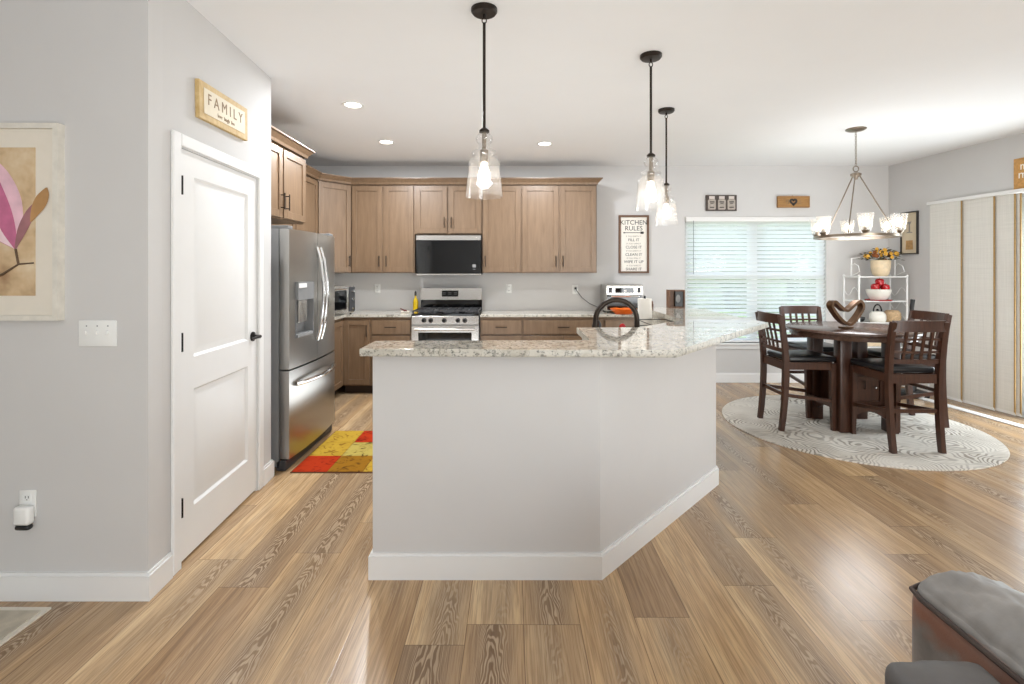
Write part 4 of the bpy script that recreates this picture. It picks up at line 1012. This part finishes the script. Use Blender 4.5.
# items on the far leg of the bar
t = thing('box_clock', 'small wooden box frame with dark oval on the far end of the breakfast bar', 'clock', (1.505,4.60,IW+.033))
MB().frame(-.072,.072,0,.165,-.045,.045,.012).build('frame', M['walnut'], t, smooth=0)
MB().box(-.06,.06,-.0,.04,.012,.153).build('back', M['walnut'], t, smooth=0)
MB().box(-.012,.06,-.03,.0,.014,.15).build('dark_face', M['blackplastic'], t, smooth=0)
MB().lathe([(.0001,0),(.022,0),(.02,.006),(.0001,.008)], seg=24, M=Matrix.Translation((.012,-.03,.085)) @ Matrix.Scale(1.7,4,(0,0,1)) @ Matrix.Rotation(PI/2,4,'X')).build('oval', M['greyplastic'], t)
for k, (x, h) in enumerate(((1.252,.036),(1.305,.062))):
    tag(MB().lathe([(.0001,0),(.013,0),(.014,h*.45),(.008,h*.6),(.011,h*.8),(.0001,h)], seg=16).build('shaker', M['walnut'], loc=(x,4.66,IW+.033)), ['short brown shaker beside the paper towel on the bar','taller brown shaker on the bar, right of the short one'][k], 'shaker', 'brown shakers on the bar')

# ================================================================== FLOOR MATS
KMX, KMY = -1.545, 3.50
t = thing('kitchen_mat', 'patchwork mat of yellow gold and orange-red squares before the refrigerator', 'mat', (KMX,KMY,0))
MB().box(-.006,.756,-.006,.896,0,.006).build('backing', pm('brown_mat_edge', (96,62,34), .9), t, smooth=0)
def leafmat(name, a, b):
    q = NT(name); v = q.map((1,1,1)); n = q.noise(v, 9, 3, .6, 1.5); s_ = q.math('SINE', q.math('MULTIPLY', q.noise(v, 4, 2), 70))
    f = q.math('MULTIPLY', q.ramp(n, [(.45,0),(.6,1)]), q.ramp(s_, [(.3,.2),(.8,1)]))
    q.set(q.mix(f, lin(a), lin(b)), .95, 0, .1); return q.m
PC = {'r': leafmat('orange_red_patch', (176,54,22), (120,28,16)), 'y': leafmat('yellow_patch', (188,152,54), (138,98,34)), 'g': leafmat('gold_patch', (150,104,28), (90,56,20)), 'c': leafmat('cream_patch', (182,162,84), (92,72,36))}
for j, row in enumerate(('rgy','ycr','yrg')):
    for i, c in enumerate(row):
        MB().box(i*.25+.002,i*.25+.248,j*.297+.002,j*.297+.295,.006,.009).build('patch', PC[c], t, smooth=0)
t = thing('area_rug', 'pale area rug whose corner lies on the floor by the left wall', 'rug', (-1.93,2.095,0))
MB().box(-1.6,0,-2.2,0,0,.008).build('border', M['rugborder'], t, smooth=0)
MB().box(-1.57,-.02,-2.17,-.025,.008,.011).build('field', M['rugpale'], t, smooth=0)

# ================================================================== SOFA
M['sofa'] = None
def sofamat():
    q = NT('grey_worn_upholstery'); X, Y, Z = q.sep(q.map((1,1,1)))
    base_ = q.ramp(q.noise(q.map((1,1,1)), 9, 4), [(.3, lin((112,108,105))), (.7, lin((146,141,137)))])
    n = q.noise(q.map((1,1,1)), 14, 3)
    # worn brown band just under the seam of the outer side
    band = q.math('MULTIPLY', q.ramp(q.math('ADD', Z, q.math('MULTIPLY', n, .12)), [(.635, 0), (.675, 1)]), q.ramp(q.math('ADD', X, q.math('MULTIPLY', n, .02)), [(.955, 1), (.975, 0)]))
    c = q.mix(q.math('MULTIPLY', band, .8), base_, lin((136,88,66)))
    q.set(c, .6, 0, .3); q.bump(q.noise(q.map((1,1,1)), 260, 2), .25, .002); return q.m
M['sofa'] = sofamat()
M['sofab'] = pm('dark_grey_upholstery', (142,138,134), .55, var=.12, scale=10, bump=.3)
M['sofad'] = pm('charcoal_upholstery', (92,89,87), .55, var=.12, scale=10, bump=.3)
M['pipe'] = pm('brown_black_piping', (62,48,42), .6)
def cushion(x0,x1,y0,y1,z0,z1, n=(14,26,8), puff=.02, wrinkle=.008, rad=.05):
    m = MB(); nx, ny, nz = n
    bm = m.b; bmesh.ops.create_cube(bm, size=2)
    bmesh.ops.subdivide_edges(bm, edges=bm.edges, cuts=36, use_grid_fill=True)
    cx, cy, cz = (x0+x1)/2,(y0+y1)/2,(z0+z1)/2; hx, hy, hz_ = (x1-x0)/2,(y1-y0)/2,(z1-z0)/2
    for v in bm.verts:
        p = Vector((v.co.x*hx, v.co.y*hy, v.co.z*hz_)); q = Vector((max(-hx+rad,min(hx-rad,p.x)), max(-hy+rad,min(hy-rad,p.y)), max(-hz_+rad,min(hz_-rad,p.z))))
        d = p-q; p = q+d.normalized()*rad if d.length > 1e-6 else p
        top = max(0, v.co.z)
        p.z += puff*top*(1-v.co.x**2)*(1-.5*v.co.y**4)
        w_ = mnoise.noise(Vector(((p.y*.8+p.x*.7)*26, (p.x*.8-p.y*.6)*7, 2)))+.5*mnoise.noise(Vector(((p.y*.7+p.x*.8)*60, (p.x-p.y*.5)*14, 5)))
        p.z += wrinkle*w_*top; p.x += wrinkle*.5*w_*v.co.x
        v.co = p+Vector((cx,cy,cz))
    return m
t = thing('sofa', 'grey padded sofa arm with brown worn patches in the near right corner', 'sofa', (0,0,0))
cushion(.955,1.158,.25,1.19,.63,.678, puff=.06, wrinkle=.016, rad=.022).build('arm_pad', M['sofab'], t, smooth=60)
cushion(.945,1.16,.25,1.20,.06,.665, puff=0, wrinkle=.004, rad=.03).build('arm_side', M['sofa'], t, smooth=60, label='grey arm side with brown worn patches')
MB().tube([(.947,.26,.655),(.946,.9,.655),(.947,1.16,.657),(.953,1.192,.66),(.98,1.2,.664),(1.05,1.203,.668),(1.13,1.2,.668),(1.155,1.19,.664),(1.163,1.15,.66),(1.164,.9,.655),(1.164,.26,.655)],.006,8).build('piping', M['pipe'], t)
cushion(.735,.935,.2,1.005,.06,.645, puff=.012, wrinkle=.004, rad=.03).build('side_cushion', M['sofad'], t, smooth=60)
MB().box(1.16,1.9,.2,1.1,.06,.44,.03,3).build('seat_base', M['sofab'], t)
for x, y in ((.98,.3),(.98,1.12),(1.84,.3),(1.84,1.04)): MB().lathe([(.0001,0),(.02,0),(.026,.07),(.0001,.07)],(x,y,0),14).build('foot', M['blackplastic'], t)
